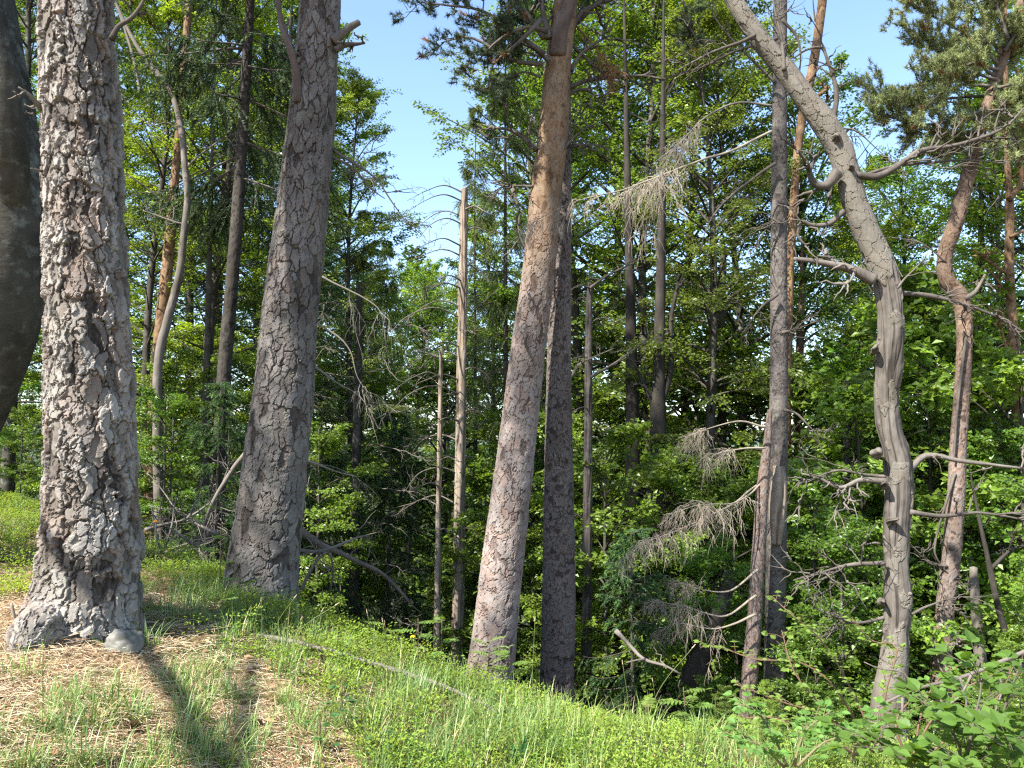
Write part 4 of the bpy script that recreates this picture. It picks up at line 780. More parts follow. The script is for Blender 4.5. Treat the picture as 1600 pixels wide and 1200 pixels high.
bgtrunk('oak_tree', 'dim trunk seen through leaves left of the tall grey spruce', [(1130, 410, 11), (1126, 520, 13), (1128, 640, 14), (1125, 800, 16)], 20, M_TRUNK, [([(1128, 500), (1150, 460), (1190, 440)], .06), ([(1128, 560), (1115, 520), (1100, 480)], .05)], ztop=7)
g9 = np.random.default_rng(91)
for k in range(16):
    py = 470 + k * 32; sd = 1 if k % 2 else -1; l = g9.uniform(60, 130); Y = 17 - g9.uniform(.5, 3.5)
    pbranch(mids, [(560, py, 17), (560 + sd * l * .4, py + g9.uniform(-12, 8), (17 + Y) / 2), (560 + sd * l * .8, py + g9.uniform(0, 30), Y), (560 + sd * l, py + g9.uniform(15, 60), Y)], 17, .016, .004, M_DEAD, 860 + k, .05, 'dead_branch', 5, .08, 9, .6)
# the far wood, one mass
def far_wood():
    g = np.random.default_rng(12); mb = MB(); tb = MB()
    for i in range(46):
        px = -250 + i * 46 + g.uniform(-20, 20); Y = g.uniform(44, 62); x = (px - 800) / F * Y; top = 440 + 40 * math.sin(i * 1.3) + g.uniform(-40, 40)
        if px < 480: top -= 60
        if px > 820: top -= 20
        zb = gz(x, Y); zt = at(px, top, Y)[2]; n = 5200; H = zt - zb
        u = g.uniform(.0, 1, n) ** .9; rr = 4.2 * np.sqrt(np.clip(1.03 - u, 0, 1)) * (.5 + .5 * np.minimum(1, u * 4 + .4)); a = g.uniform(0, 6.28, n); q = np.sqrt(g.random(n)) * rr
        pos = np.stack([x + np.cos(a) * q, Y + np.sin(a) * q, zb + .03 * H + u * H * .97], 1)
        kp = vnoise(pos * .55 + i, 4) > -.3; pos = pos[kp]; m = len(pos); val = np.clip(1 + .3 * vnoise(pos * .8, 8) + g.normal(0, .15, m), .4, 1.7)[:, None]
        batch_leaves(mb, pos, g.normal(0, 1, (m, 3)) * np.array([1, 1, .35]), np.array([0, 0, 1.]) + g.normal(0, .6, (m, 3)), .30 * g.uniform(.6, 1.2, m), .2, np.array([.055, .105, .026]) * val)
    o = mb.build('far_wood', M_LEAF, None, False); o['kind'] = 'stuff'; o['label'] = 'green mass of far trees closing the view behind the slope'; o['category'] = 'wood'
far_wood()
# unseen trees added outside the frame, crowns placed to throw shade into view
def shade_pt(Q, z): Q = np.array(Q, float); return Q + sdir * ((z - Q[2]) / sdir[2])
def shade_pine(label, x, y, zc, k, s, r=.2, rz=0.):
    g = gz(x, y); t = thing('pine_tree', label, 'pine tree', (x, y, g))
    P = np.array([[x, y, g - .3, r * 1.2], [x + .1, y, g + zc * .4, r], [x, y + .1, g + zc, r * .7], [x, y, g + zc + 7 * s, .05]])
    MB().add(*trunk_mesh(P, 20, .2, plates(.08, .14, .02, 7), None)).build('trunk', M_BARK2, t); put_crown(t, k, (x, y, g + zc), rz, s); return t
x0, y0 = -13.0, 1.2; g0 = gz(x0, y0)
ov = thing('beech_tree', 'added beech left of the frame, its leafy limbs shaped to dapple the broad dark pine', 'tree', (x0, y0, g0))  # added tree, leaf clumps set on sun rays towards the second pine
MB().add(*trunk_mesh(np.array([[x0, y0, g0 - .3, .26], [x0 + .1, y0, g0 + 8, .2], [x0, y0 + .1, g0 + 15, .10], [x0, y0, g0 + 18, .03]]), 20, .2, plates(.08, .14, .004, 7), None)).build('trunk', M_BEECH, ov)
gs2 = np.random.default_rng(21); bm, cm = MB(), MB()
for k in range(34):
    if k < 20: Q = np.array([-1.8 + gs2.uniform(-.55, .5), 7.15, gs2.uniform(3.2, 7.5)]); t_ = 11
    else: Q = np.array([-2.5 + gs2.uniform(-.55, .5), 7.15, gs2.uniform(-.1, 3.3)]); t_ = 11.5
    E = Q + sdir * t_; S_ = np.array([x0, y0, E[2] - 1.2])
    if k % 3 == 0: limb(bm, [S_, S_ * .6 + E * .4 + np.array([0, 0, .3]), S_ * .25 + E * .75 + np.array([0, 0, .2]), E], .05, .008, 6, .2, .05, 900 + k)
    m = 150; p = E + gs2.normal(0, 1, (m, 3)) * np.array([.36, .36, .16]); batch_leaves(cm, p, gs2.normal(0, 1, (m, 3)), np.array([0, 0, 1.]) + gs2.normal(0, .6, (m, 3)), .09, .06, np.array([.09, .17, .03]))
    tw = np.stack([E + 0 * p[:30], (E + p[:30]) / 2 + .03, p[:30]], 1); batch_tubes(bm, tw, np.full(30, .006), .002, 3, (.4, .4, .4))
bm.build('limbs', M_TWIG, ov); cm.build('crown', M_LEAF, ov, False)
for i, (q, k, s) in enumerate([((7, 25, -6), 0, 1.0), ((1.5, 30, -6), 1, 1.0), ((5.5, 17, -3.2), 2, .75), ((11, 28, -6), 1, 1.0), ((-3, 32, -5), 0, 1.0), ((.5, 24, -4), 0, 1.1)]):  # added pines, crowns set on sun rays to darken the low undergrowth
    c = shade_pt(q, 22 + (i % 3)); shade_pine(['wide pine', 'full pine', 'tall pine', 'slim pine', 'old pine', 'high pine'][i] + ' added outside the frame on the left to shade the undergrowth of the slope', c[0], c[1], 19 + (i % 3), k, s, .22, i * 1.1)
# leaning forked dead stem: its shadow is the dark Y on the grass
fk = thing('dead_tree', 'leaning forked dead stem behind the photographer, throwing the Y shadow on the grass', 'dead tree', (-2.6, -2.4, gz(-2.6, -2.4)))
def qs(x, y, t): return np.array([x, y, gz(x, y)]) + sdir * t * .7
mb = MB(); limb(mb, [np.array([-2.6, -2.4, gz(-2.6, -2.4) - .2]), qs(-1.5, .6, 4), qs(-1.22, 2.2, 6.5), qs(-1.24, 3.2, 8), qs(-1.32, 3.75, 8.8)], .10, .066, 12, .12, .02, 5)
limb(mb, [qs(-1.32, 3.75, 8.8), qs(-1.62, 4.3, 9.2), qs(-2.06, 4.95, 9.6), qs(-2.46, 5.5, 10), qs(-2.8, 6.4, 10.5)], .058, .042, 10, .12, .03, 6); limb(mb, [qs(-1.32, 3.75, 8.8), qs(-1.36, 4.2, 9.2), qs(-1.5, 4.8, 9.8), qs(-1.68, 5.45, 10.3)], .052, .034, 10, .12, .03, 7)
mb.build('trunk', M_DEAD, fk)

# ------------------------------------------------------------------ ground cover
gg = np.random.default_rng(404)
def scatter(n, x0, x1, y0, y1): return gg.uniform(x0, x1, n), gg.uniform(y0, y1, n)
def infr(x, y): return (np.abs(x) < .70 * y + .5) & (y < sm(x, CX, CY) + 2.2)
def bilmask(x, y):
    nz = fbm(np.stack([x * .9, y * .9, 0 * x], 1), 3, 77); yc = sm(x, CX, CY); a = sstep(-1.3, -.1, x - .35 * (4.6 - y) + nz * 1.0); b = sstep(-.9, -.2, y - yc + .9 * nz) * (x < -1.0); c = sstep(-3.3, -3.9, x + nz * .5)
    return np.clip(a + b + c * .9, 0, 1)
def bilberry():
    mb = MB(); x, y = scatter(52000, -9, 6, 2.9, 13); k = infr(x, y) & (gg.random(len(x)) < bilmask(x, y) * np.clip(14 / (y * y) + .15, 0, 1) * np.clip(.62 + 1.6 * fbm(np.stack([x * 2.6, y * 2.6, 0 * x + 3], 1), 3, 91), .12, 1)); x, y = x[k], y[k]; n = len(x); z = ground(x, y)
    h = gg.uniform(.07, .2, n) * np.clip(1 + 1.1 * fbm(np.stack([x * 1.3, y * 1.3, 0 * x], 1), 2, 92), .5, 1.7); nl = 34; i = np.repeat(np.arange(n), nl); m = len(i); u = gg.random(m) ** .6; a = gg.uniform(0, 6.28, m); r = gg.random(m) ** .5 * .085 * (.4 + u)
    pos = np.stack([x[i] + np.cos(a) * r, y[i] + np.sin(a) * r, z[i] + h[i] * u], 1); d = np.stack([np.cos(a), np.sin(a), gg.uniform(.1, .9, m)], 1) + gg.normal(0, .35, (m, 3))
    t = gg.random(n)[i][:, None]; cn = fbm(np.stack([x * 1.7, y * 1.7, 0 * x], 1), 3, 31)[i][:, None]
    colr = (np.array([.18, .29, .042]) * (1 - t * .6) + np.array([.32, .37, .07]) * t * .6) * np.clip(1 + .5 * cn + gg.normal(0, .15, (m, 1)), .45, 1.6)
    batch_leaves(mb, pos, d, np.array([0, 0, 1.]) + gg.normal(0, .45, (m, 3)), gg.uniform(.017, .030, m), .0135, colr)
    st = np.stack([np.stack([x, y, z - .01], 1), np.stack([x + gg.normal(0, .02, n), y, z + h * .6], 1), np.stack([x + gg.normal(0, .03, n), y, z + h], 1)], 1); batch_tubes(mb, st, np.full(n, .0022), .001, 3, (.09, .08, .03))
    o = mb.build('bilberry_cover', M_HERB, None, False); tag(o, 'low bright green bilberry leaves carpeting the crest', 'ground cover', None, 'stuff')
bilberry()
def grass():
    mb = MB(); x, y = scatter(9500, -9, 5.5, 2.9, 12); nz = fbm(np.stack([x * 1.1, y * 1.1, 0 * x], 1), 3, 55); k = infr(x, y) & (gg.random(len(x)) < np.clip(.45 + 1.9 * nz, .06, 1) * np.clip(16 / (y * y) + .1, 0, 1)); cx, cyy = x[k], y[k]
    # denser fringe along the crest
    xe = gg.uniform(-2.8, 2.6, 420); ye = sm(xe, CX, CY) + gg.normal(-.3, .4, 420); cx = np.concatenate([cx, xe]); cyy = np.concatenate([cyy, ye])
    nb = gg.integers(10, 44, len(cx)); i = np.repeat(np.arange(len(cx)), nb); m = len(i); a = gg.uniform(0, 6.28, m); r = gg.random(m) * .085
    x = cx[i] + np.cos(a) * r; y = cyy[i] + np.sin(a) * r; z = ground(x, y) - .01; L = gg.uniform(.10, .33, m) * gg.uniform(.7, 1.3, len(cx))[i] * np.where(x < -.8, .8, .95); a2 = a + gg.normal(0, .7, m); bend = gg.uniform(.15, .9, m)
    K = 5; t = np.linspace(0, 1, K); hd = np.stack([np.cos(a2), np.sin(a2), 0 * a2], 1)
    Pc = np.stack([x, y, z], 1)[:, None] + hd[:, None] * (L * bend)[:, None, None] * (t ** 1.8)[None, :, None] + np.array([0, 0, 1.]) * (L * (1 - .35 * bend))[:, None, None] * (t - .32 * bend[:, None] * t ** 2.6)[..., None]
    wd = np.stack([-np.sin(a2), np.cos(a2), 0 * a2], 1)[:, None] * (gg.uniform(.0018, .0036, m)[:, None] * (1 - t ** 2 * .95)[None])[..., None]
    V = np.concatenate([Pc - wd, Pc + wd], 1).reshape(-1, 3); b = np.arange(m)[:, None] * 2 * K + np.arange(K - 1)[None]; Fq = np.stack([b, b + 1, b + K + 1, b + K], -1).reshape(-1, 4)
    tc = gg.random(len(cx))[i]; dry = gg.random(m) < .09
    colr = np.where(dry[:, None], np.array([.40, .32, .15]), np.array([.14, .235, .065]) * (1 - tc[:, None]) + np.array([.22, .29, .07]) * tc[:, None]) * gg.uniform(.7, 1.25, m)[:, None]
    mb.add(V, Fq, np.repeat(colr, 2 * K, axis=0)); o = mb.build('grass', M_GRASS, None, True); tag(o, 'thin grass tufts growing through the litter', 'grass', None, 'stuff')
grass()
def straw():
    mb = MB(); x, y = scatter(230000, -8, 4, 2.9, 9); k = infr(x, y) & (gg.random(len(x)) < (1 - .8 * bilmask(x, y)) * np.clip(14 / (y * y), 0, 1)); x, y = x[k], y[k]; n = len(x); z = ground(x, y) + gg.uniform(.002, .028, n)
    a = gg.uniform(0, 6.28, n); L = gg.uniform(.04, .15, n); d = np.stack([np.cos(a), np.sin(a), gg.normal(0, .16, n)], 1); p = np.stack([x, y, z], 1); mid = p + d * L[:, None] * .5 + np.array([0, 0, 1.]) * gg.normal(.004, .006, n)[:, None]; e = p + d * L[:, None] + np.stack([gg.normal(0, .012, n), gg.normal(0, .012, n), 0 * a], 1)
    tcol = gg.random(n)[:, None]; colr = np.where(tcol < .55, np.array([.74, .62, .41]), np.where(tcol < .85, np.array([.56, .37, .21]), np.array([.26, .155, .085]))) * gg.uniform(.7, 1.15, (n, 1))
    batch_tubes(mb, np.stack([p, mid, e], 1), np.full(n, .0017), .0009, 3, colr); o = mb.build('straw_litter', M_STRAW, None, True); tag(o, 'dry straw and fallen pine needles lying on the bank', 'litter', None, 'stuff')
straw()
def dry_leaves():
    mb = MB(); x, y = scatter(5200, -7, 5, 2.9, 8); k = infr(x, y) & (gg.random(len(x)) < np.clip(14 / (y * y), 0, 1)); x, y = x[k], y[k]; n = len(x); a = gg.uniform(0, 6.28, n)
    batch_leaves(mb, np.stack([x, y, ground(x, y) + gg.uniform(.01, .04, n)], 1), np.stack([np.cos(a), np.sin(a), gg.normal(0, .3, n)], 1), np.array([0, 0, 1.]) + gg.normal(0, .35, (n, 3)), gg.uniform(.025, .06, n), .026, np.array([.24, .14, .07]) * gg.uniform(.5, 1.5, (n, 1)), .2, 6)
    o = mb.build('fallen_leaves', M_STRAW, None, False); tag(o, 'brown fallen leaves scattered over the bank', 'litter', None, 'stuff')
dry_leaves()
# ------------------------------------------------------------------ individual plants and things on the bank
def gat(px, py):
    lo, hi = 2.0, 25.0
    for Y in np.linspace(2.2, 25, 600):
        v = at(px, py, Y)
        if v[2] <= gz(v[0], v[1]): return np.array([v[0], v[1], gz(v[0], v[1])])
    v = at(px, py, 6); return np.array([v[0], v[1], gz(v[0], v[1])])
def herb_leaf(mb, base, d, nn, L, W, colr): batch_leaves(mb, np.atleast_2d(base), np.atleast_2d(d), np.atleast_2d(nn), L, W, colr, .14, 6)
def rowan(base, h, seed, nleaf, label, Lf=.15, colr=(.12, .20, .04), lean=(0, 0), spread=1.0):
    g = np.random.default_rng(seed); t = thing('rowan_seedling', label, 'seedling', base); sm_, lf = MB(), MB(); z = np.array([0, 0, 1.]); base = np.array(base, float)
    top = base + z * h + np.array([lean[0], lean[1], 0]); S = limb(sm_, [base - z * .03, base * .6 + top * .4 + g.normal(0, .01, 3), top], .006, .003, 6, .03, .006, seed, (.12, .08, .05))
    for i in range(nleaf):
        k = int((len(S) - 1) * (.25 + .75 * (i + .5) / nleaf)); az = i * 2.4 + g.normal(0, .3); d = np.array([math.cos(az), math.sin(az), g.uniform(.15, .7)]); d = d / np.linalg.norm(d); L = Lf * g.uniform(.75, 1.2) * spread
        R_ = S[k] + d * L * np.linspace(0, 1, 8)[:, None] - z * (L * .25 * np.linspace(0, 1, 8) ** 2)[:, None]; batch_tubes(sm_, R_[None], np.array([.0018]), .001, 3, (.16, .16, .06))
        pv = np.cross(d, z); pv /= np.linalg.norm(pv); c = np.array(colr) * g.uniform(.8, 1.25)
        for j in range(1, 7):
            w_ = L * .36 * math.sin(.5 + 2.2 * j / 7)
            for s in (-1, 1): herb_leaf(lf, R_[j], pv * s + d * .45 - z * .12, z + g.normal(0, .25, 3), w_, w_ * .42, c * g.uniform(.85, 1.15))
        herb_leaf(lf, R_[7], d, z, L * .33, L * .14, c)
    sm_.build('stem', M_GTWIG, t); lf.build('leaves', M_HERB, t, False); return t
rowan(gat(372, 985), .42, 1, 5, 'rowan seedling with one fan of pinnate leaves before the broad dark pine foot', .17, (.15, .24, .06))
v = at(345, 860, 7.0); rowan((v[0], v[1], gz(v[0], v[1])), .75, 2, 5, 'rowan seedling with pale leaves standing left of the broad dark pine foot', .2, (.15, .24, .06))
for k, (px, py, Y, h, n, lab) in enumerate([(690, 1075, 6.2, .48, 7, 'airy rowan sapling before the foot of the bare snag'), (652, 1050, 6.2, .42, 6, 'low rowan sapling with yellow green leaves left of the bare snag foot'), (765, 1090, 6.4, .5, 11, 'bushy pale rowan hiding the foot of the leaning pine'), (795, 1090, 6.3, .46, 8, 'pale rowan right at the foot of the leaning pine'),
        (1068, 1125, 5.4, .34, 6, 'rowan seedling standing upright on the crest left of the spruce pair'), (1118, 1120, 5.3, .30, 6, 'small rowan seedling on the crest at the foot of the shorter spruce'), (1210, 1130, 5.0, .32, 7, 'rowan seedling on the crest under the tall scarred spruce'), (600, 1030, 6.3, .3, 5, 'low rowan seedling behind the fallen pole'), (1010, 1120, 5.4, .2, 4, 'tiny rowan seedling on the crest right of the dark scaly trunk')]):
    v = at(px, py, Y); rowan((v[0], v[1], gz(v[0], v[1])), h, 20 + k, n, lab, .16, (.13, .21, .045) if k != 2 else (.17, .24, .08))
def broadherb(base, h, seed, n, label, L=.07, colr=(.08, .17, .045), name='leafy_seedling', up=.3):
    g = np.random.default_rng(seed); t = thing(name, label, 'seedling', base); sm_, lf = MB(), MB(); z = np.array([0, 0, 1.]); base = np.array(base, float); top = base + z * h + g.normal(0, .03, 3)
    S = limb(sm_, [base - z * .03, (base + top) / 2 + g.normal(0, .015, 3), top], .005, .0025, 6, .03, .004, seed, (.10, .06, .04))
    for i in range(n):
        k = int((len(S) - 1) * (.3 + .7 * (i + .5) / n)); az = i * 2.4 + g.normal(0, .4); d = np.array([math.cos(az), math.sin(az), g.uniform(-.1, up)]); d /= np.linalg.norm(d); st = S[k] + d * L * g.uniform(.5, 1.2); batch_tubes(sm_, np.stack([S[k], (S[k] + st) / 2 + z * .008, st])[None], np.array([.0016]), .001, 3, (.12, .11, .05))
        for (aa, sc) in ((0, 1.), (.75, .8), (-.75, .8)):
            dd = d * math.cos(aa) + np.cross(z, d) * math.sin(aa); herb_leaf(lf, st, dd - z * .15, z + g.normal(0, .2, 3), L * sc * g.uniform(.85, 1.15), L * .62 * sc, np.array(colr) * g.uniform(.8, 1.2))
    sm_.build('stem', M_GTWIG, t); lf.build('leaves', M_HERB, t, False); return t
for k, (px, py, h, n, lab) in enumerate([(545, 1150, .30, 8, 'bluish green leafy seedling with a dark stem in the middle of the foreground'), (510, 1180, .2, 6, 'low leafy seedling at the bottom edge left of centre'), (600, 1195, .22, 6, 'leafy seedling at the bottom edge right of the dark stemmed one'), (295, 1180, .12, 4, 'small dark leafed seedling in the Y shadow'), (140, 1100, .07, 3, 'tiny leafy seedling on the straw below the flaky pine'), (345, 1195, .07, 4, 'tiny leafy seedling at the bottom edge inside the Y shadow'), (720, 1190, .12, 4, 'tiny leafy seedling in the bilberry near the bottom edge')]):
    broadherb(gat(px, py), h, 60 + k, n, lab, .05, (.075, .155, .05))
# lily-like broad blades at the bottom edge
bl = gat(812, 1198); t = thing('broad_leaf_plant', 'plant with three upright dark green blades at the bottom edge', 'plant', bl); lf = MB()
for k, (d, L) in enumerate([((.25, -.1, 1), .17), ((-.35, 0, .9), .13), ((.0, .1, .8), .12)]): herb_leaf(lf, bl, np.array(d), np.array([.2, -1, .2]), L, .035, (.045, .12, .03))
lf.build('leaves', M_HERB, t, False)
# sedge stalks with pale tips
for k, (px, py, tx, ty) in enumerate([(262, 960, 238, 812), (300, 950, 278, 855), (322, 955, 312, 862), (350, 930, 383, 862), (395, 985, 404, 948), (420, 990, 460, 934), (440, 1000, 525, 945), (410, 985, 408, 940), (455, 1000, 470, 968), (590, 1035, 574, 958), (610, 1040, 598, 972), (985, 1125, 973, 1038), (1000, 1120, 1082, 1012), (905, 1115, 916, 1070), (830, 1000, 836, 970), (1245, 1110, 1268, 1018), (1290, 1130, 1452, 1097), (690, 1070, 664, 1018), (1030, 1110, 1020, 1065), (475, 1010, 503, 955)]):
    b = gat(px, min(py + 30, 1190)); e = at(tx, ty, b[1] - .1); mb = MB(); P = limb(mb, [b - np.array([0, 0, .03]), b * .5 + e * .5 + np.array([(b[0] - e[0]) * .12, 0, .02]), e], .0028, .0018, 6, .04, .003, k, (.16, .20, .07)); t = thing('sedge_stalk', 'thin arching sedge stalk with a pale tip on the crest', 'sedge', b, 'sedge stalks on the crest')
    mb.build('stem', M_GRASS, t, True); m2 = MB(); d = nrm(P[-1] - P[-3]); limb(m2, [P[-1] - d * .004, P[-1] + d * .014, P[-1] + d * .03], .0045, .001, 6, .008, 0, 1, (.55, .45, .28)); m2.build('spikelet', M_STRAW, t)
def flower(base, head, label, colr, n=14, r=.02):
    g = np.random.default_rng(int(abs(base[0]) * 1000)); t = thing('hawkweed_flower', label, 'flower', base); mb = MB(); limb(mb, [base - np.array([0, 0, .02]), (base + head) / 2 + np.array([.01, 0, 0]), head], .0022, .0018, 6, .04, .003, 1, (.15, .18, .06)); mb.build('stem', M_GTWIG, t)
    f = MB(); a = np.arange(n) * 6.283 / n; d = np.stack([np.cos(a), np.sin(a) * .8 - .3, .25 + .3 * np.cos(a * 3)], 1); batch_leaves(f, np.repeat(head[None], n, 0), d, np.array([0, -.5, 1.]) + 0 * d, r, r * .4, colr, .1, 6); batch_leaves(f, np.repeat(head[None], n, 0), d * np.array([.6, .6, 1]) + np.array([0, 0, .5]), np.array([0, -.5, 1.]) + 0 * d, r * .7, r * .35, colr, .1, 6); f.build('petals', M_STRAW, t, False)
b = gat(242, 900); flower(b, at(243, 815, b[1]), 'orange hawkweed flower on a thin stem beside the flaky pine', (.85, .35, .01))
b = gat(650, 1060); flower(b, at(645, 995, b[1]), 'yellow flower head above the crest near the bare snag foot', (.8, .6, .03)); 
# stone at the foot of the flaky pine
c = gat(190, 1022); V = []; nu, nv = 40, 28; uu, vv = np.meshgrid(np.linspace(0, 2 * math.pi, nu, endpoint=False), np.linspace(0, math.pi, nv)); p = np.stack([np.sin(vv) * np.cos(uu), np.sin(vv) * np.sin(uu), np.cos(vv)], -1).reshape(-1, 3)
pp = np.sign(p) * np.abs(p) ** .85; dd = 1 + .42 * fbm(p * 1.9, 3, 4) + .12 * fbm(p * 6, 4, 9); V = pp * dd[:, None] * np.array([.115, .09, .10]) + c + np.array([0, .03, .035]); i = np.arange(nv - 1)[:, None] * nu; j = np.arange(nu)[None]; jj = (j + 1) % nu
single(MB().add(V, np.stack([i + j, i + nu + j, i + nu + jj, i + jj], -1).reshape(-1, 4), np.stack([.5 + .5 * fbm(p * 3, 3, 2)] * 3, 1)), 'stone', M_STONE, 'rounded pale grey stone at the foot of the flaky pine', 'stone', c)
mb = MB(); q0 = gat(38, 992); limb(mb, [q0 + np.array([0, 0, -.02]), q0 + np.array([-.03, -.05, .09]), q0 + np.array([-.055, -.06, .2])], .013, .009, 8, .02, .004, 3); single(mb, 'broken_stick', M_TAN, 'pale splintered stick stuck beside the surface root', 'stick', q0)
# pine cones on the straw
for k, (px, py, lab) in enumerate([(398, 1140, 'brown pine cone on the straw right of the Y shadow'), (268, 1160, 'brown pine cone lying left of the Y shadow'), (208, 1150, 'pine cone half buried in straw at the lower left')]):
    c = gat(px, py); mb = MB(); n = 60; i = np.arange(n); a = i * 2.4; tt = (i + .5) / n; rr = .022 * np.sin(math.pi * (tt * .8 + .15)); pos = np.stack([(tt - .5) * .06, np.cos(a) * rr, np.sin(a) * rr + .02], 1) + c; d = np.stack([.5 + 0 * a, np.cos(a), np.sin(a)], 1); batch_leaves(mb, pos, d, np.stack([1 + 0 * a, -np.cos(a) * .5, -np.sin(a) * .5], 1), .018, .017, np.array([.16, .085, .045]), .1, 6); single(mb, 'pine_cone', M_STRAW, lab, 'pine cone', c, None, False)
# fallen pole along the crest
mb = MB(); Pk = []
for (px, py, r) in [(385, 984, .022), (430, 989, .026), (480, 997, .027), (530, 1008, .027), (580, 1020, .026), (640, 1036, .024), (690, 1050, .022), (725, 1064, .018), (760, 1078, .012), (800, 1105, .007)]:
    Y = 5.95 - (px - 385) * .0014; v = at(px, py + 6 + (px - 385) * .05, Y); Pk.append([*v, r * .66])
mb.add(*trunk_mesh(np.array(Pk), 18, .025, lambda q, th, s: (.005 * fbm(q * 40, 3, 3), np.stack([.55 + .5 * fbm(q * np.array([30, 30, 8.]), 3, 2)] * 3, 1)), None)); single(mb, 'fallen_pole', M_DEAD, 'long thin grey fallen pole lying along the crest in the grass', 'fallen branch', Pk[0][:3])
# brush heap behind the crest
gb = np.random.default_rng(88)
for k in range(16):
    x0, x1 = gb.uniform(215, 330), 0; px = gb.uniform(215, 345); py = gb.uniform(780, 905); Y = gb.uniform(8.6, 10.5); an = gb.uniform(-2.6, -.3); l = gb.uniform(70, 190)
    pts = [(px - math.cos(an) * l * .5, py - math.sin(an) * l * .3), (px, py - gb.uniform(-8, 18)), (px + math.cos(an) * l * .5, py + math.sin(an) * l * .5)]; W = [at(a, b_, Y + gb.uniform(-.4, .4)) for a, b_ in pts]; mb = MB(); Q = limb(mb, W, gb.uniform(.014, .035), .005, 7, .06, .05, 300 + k)
    tw = []
    for i in range(8):
        kk = int(gb.uniform(.2, 1) * (len(Q) - 1)); d = nrm(gb.normal(0, 1, 3)); tw.append(Q[kk] + d * gb.uniform(.1, .45) * np.linspace(0, 1, 6)[:, None] + np.cumsum(gb.normal(0, .015, (6, 3)), 0))
    batch_tubes(mb, np.array(tw), np.full(8, .006), .002, 4, (.6, .6, .6)); single(mb, 'dead_branch', M_DEAD, 'dead branch in the tangled brush heap between the flaky pine and the broad dark pine', 'dead branch', W[0], 'dead branches of the brush heap')
for k, (pts, r, lab) in enumerate([([(455, 815, 9.2), (500, 850, 9.4), (545, 868, 9.6), (600, 900, 9.8), (640, 942, 10)], .045, 'thick fallen limb sloping down right of the broad dark pine'), ([(470, 925, 9), (490, 880, 9), (510, 862, 9), (520, 890, 9.1), (516, 930, 9.2)], .02, 'arched dead stick in the shade right of the broad dark pine'), ([(445, 855, 8.8), (500, 862, 9), (560, 840, 9.3), (580, 842, 9.5)], .025, 'crooked dead limb above the sloping fallen one'), ([(400, 690, 9.5), (360, 740, 9.6), (330, 790, 9.6), (300, 880, 9.7)], .035, 'dead limb propped against the back of the broad dark pine'),
                                     ([(962, 985, 8.2), (985, 1010, 8.2), (1008, 1030, 8.1), (1040, 1040, 8), (1066, 1056, 8)], .024, 'pale forked dead stick poking up left of the spruce pair')]):
    mb = MB(); limb(mb, [at(*p) for p in pts], r, r * .4, 9, .06, .03, 330 + k)
    if k == 4: limb(mb, [at(1008, 1030, 8.1), at(990, 1032, 8.0), at(978, 1035, 8.)], .014, .006, 7, .04, .01, 340)
    g = np.random.default_rng(k); tw = [];
    W = [at(*p) for p in pts]
    for i in range(10 if k < 4 else 2): c = W[int(g.integers(1, len(W)))]; tw.append(c + nrm(g.normal(0, 1, 3)) * g.uniform(.1, .5) * np.linspace(0, 1, 6)[:, None] + np.cumsum(g.normal(0, .02, (6, 3)), 0))
    batch_tubes(mb, np.array(tw), np.full(len(tw), .006), .002, 4, (.6, .6, .6)); single(mb, 'fallen_branch', M_DEAD, lab, 'fallen branch', W[0])
# pale dead hanging twigs over the brush between broad dark pine and snag
g8 = np.random.default_rng(43)
for k, (pts, Y, lab) in enumerate([([(500, 430), (545, 455), (590, 485), (602, 540)], 9.2, 'u'), ([(496, 505), (540, 540), (560, 590), (575, 615)], 9.4, 'u'), ([(488, 570), (530, 600), (560, 615), (580, 640)], 9.6, 'u'), ([(480, 720), (520, 735), (560, 745)], 9.2, 'u')]):
    mb = MB(); dead_spray(mb, [at(a, b_, Y) for a, b_ in pts], .016, g8, 350 + k, .5, .9, .6, (.19, .17, .14), .04, .3, 4); mb.build('dead_branch', M_GTWIG, pine2)

# ------------------------------------------------------------------ shrubs at the lower right
def shrub(name, label, cat, stems, seed, leafL, leafW, colr, nper, mat_stem_col, tri=True, r0=.006):
    g = np.random.default_rng(seed); W0 = at(*stems[0][0]); base = (W0[0], W0[1], gz(W0[0], W0[1])); t = thing(name, label, cat, base); lf = MB(); z = np.array([0, 0, 1.])
    for si, pts in enumerate(stems):
        P = [at(*p) for p in pts]; mb = MB(); Q = limb(mb, P, r0, .0016, 6, .03, .012, seed * 10 + si, mat_stem_col); n = len(Q); T = nrm(np.gradient(Q, axis=0)); subs = []
        for i in range(nper):
            k = min(n - 1, int((.25 + .75 * (i + g.random()) / nper) * (n - 1))); sv = nrm(np.cross(T[k], z)) * (1 if i % 2 else -1); d = nrm(T[k] * g.uniform(.2, .9) + sv * .8 + z * g.uniform(-.2, .5)); l = leafL * g.uniform(1.0, 2.6); e = Q[k] + d * l; subs.append(np.stack([Q[k], Q[k] + d * l * .5 + z * .006, e]))
            for (aa, sc) in (((0, 1.), (1.0, .85), (-1.0, .85), (1.2, .7), (-1.2, .7)) if tri else ((0, 1.), (.9, .9))):
                q = e - d * (0 if abs(aa) < 1.1 else l * .45); dd = d * math.cos(aa) + np.cross(z, d) * math.sin(aa); batch_leaves(lf, q[None], (dd - z * .1)[None], (z + g.normal(0, .35, 3) + np.array([0, -.25, 0]))[None], leafL * sc * g.uniform(.8, 1.2), leafW * sc, np.array(colr) * g.uniform(.75, 1.25), .12, 6)
        batch_tubes(mb, np.array(subs), np.full(len(subs), .0016), .001, 3, mat_stem_col); mb.build('stem', M_GTWIG, t)
    lf.build('leaves', M_HERB, t, False); return t
RS = (.13, .08, .05)
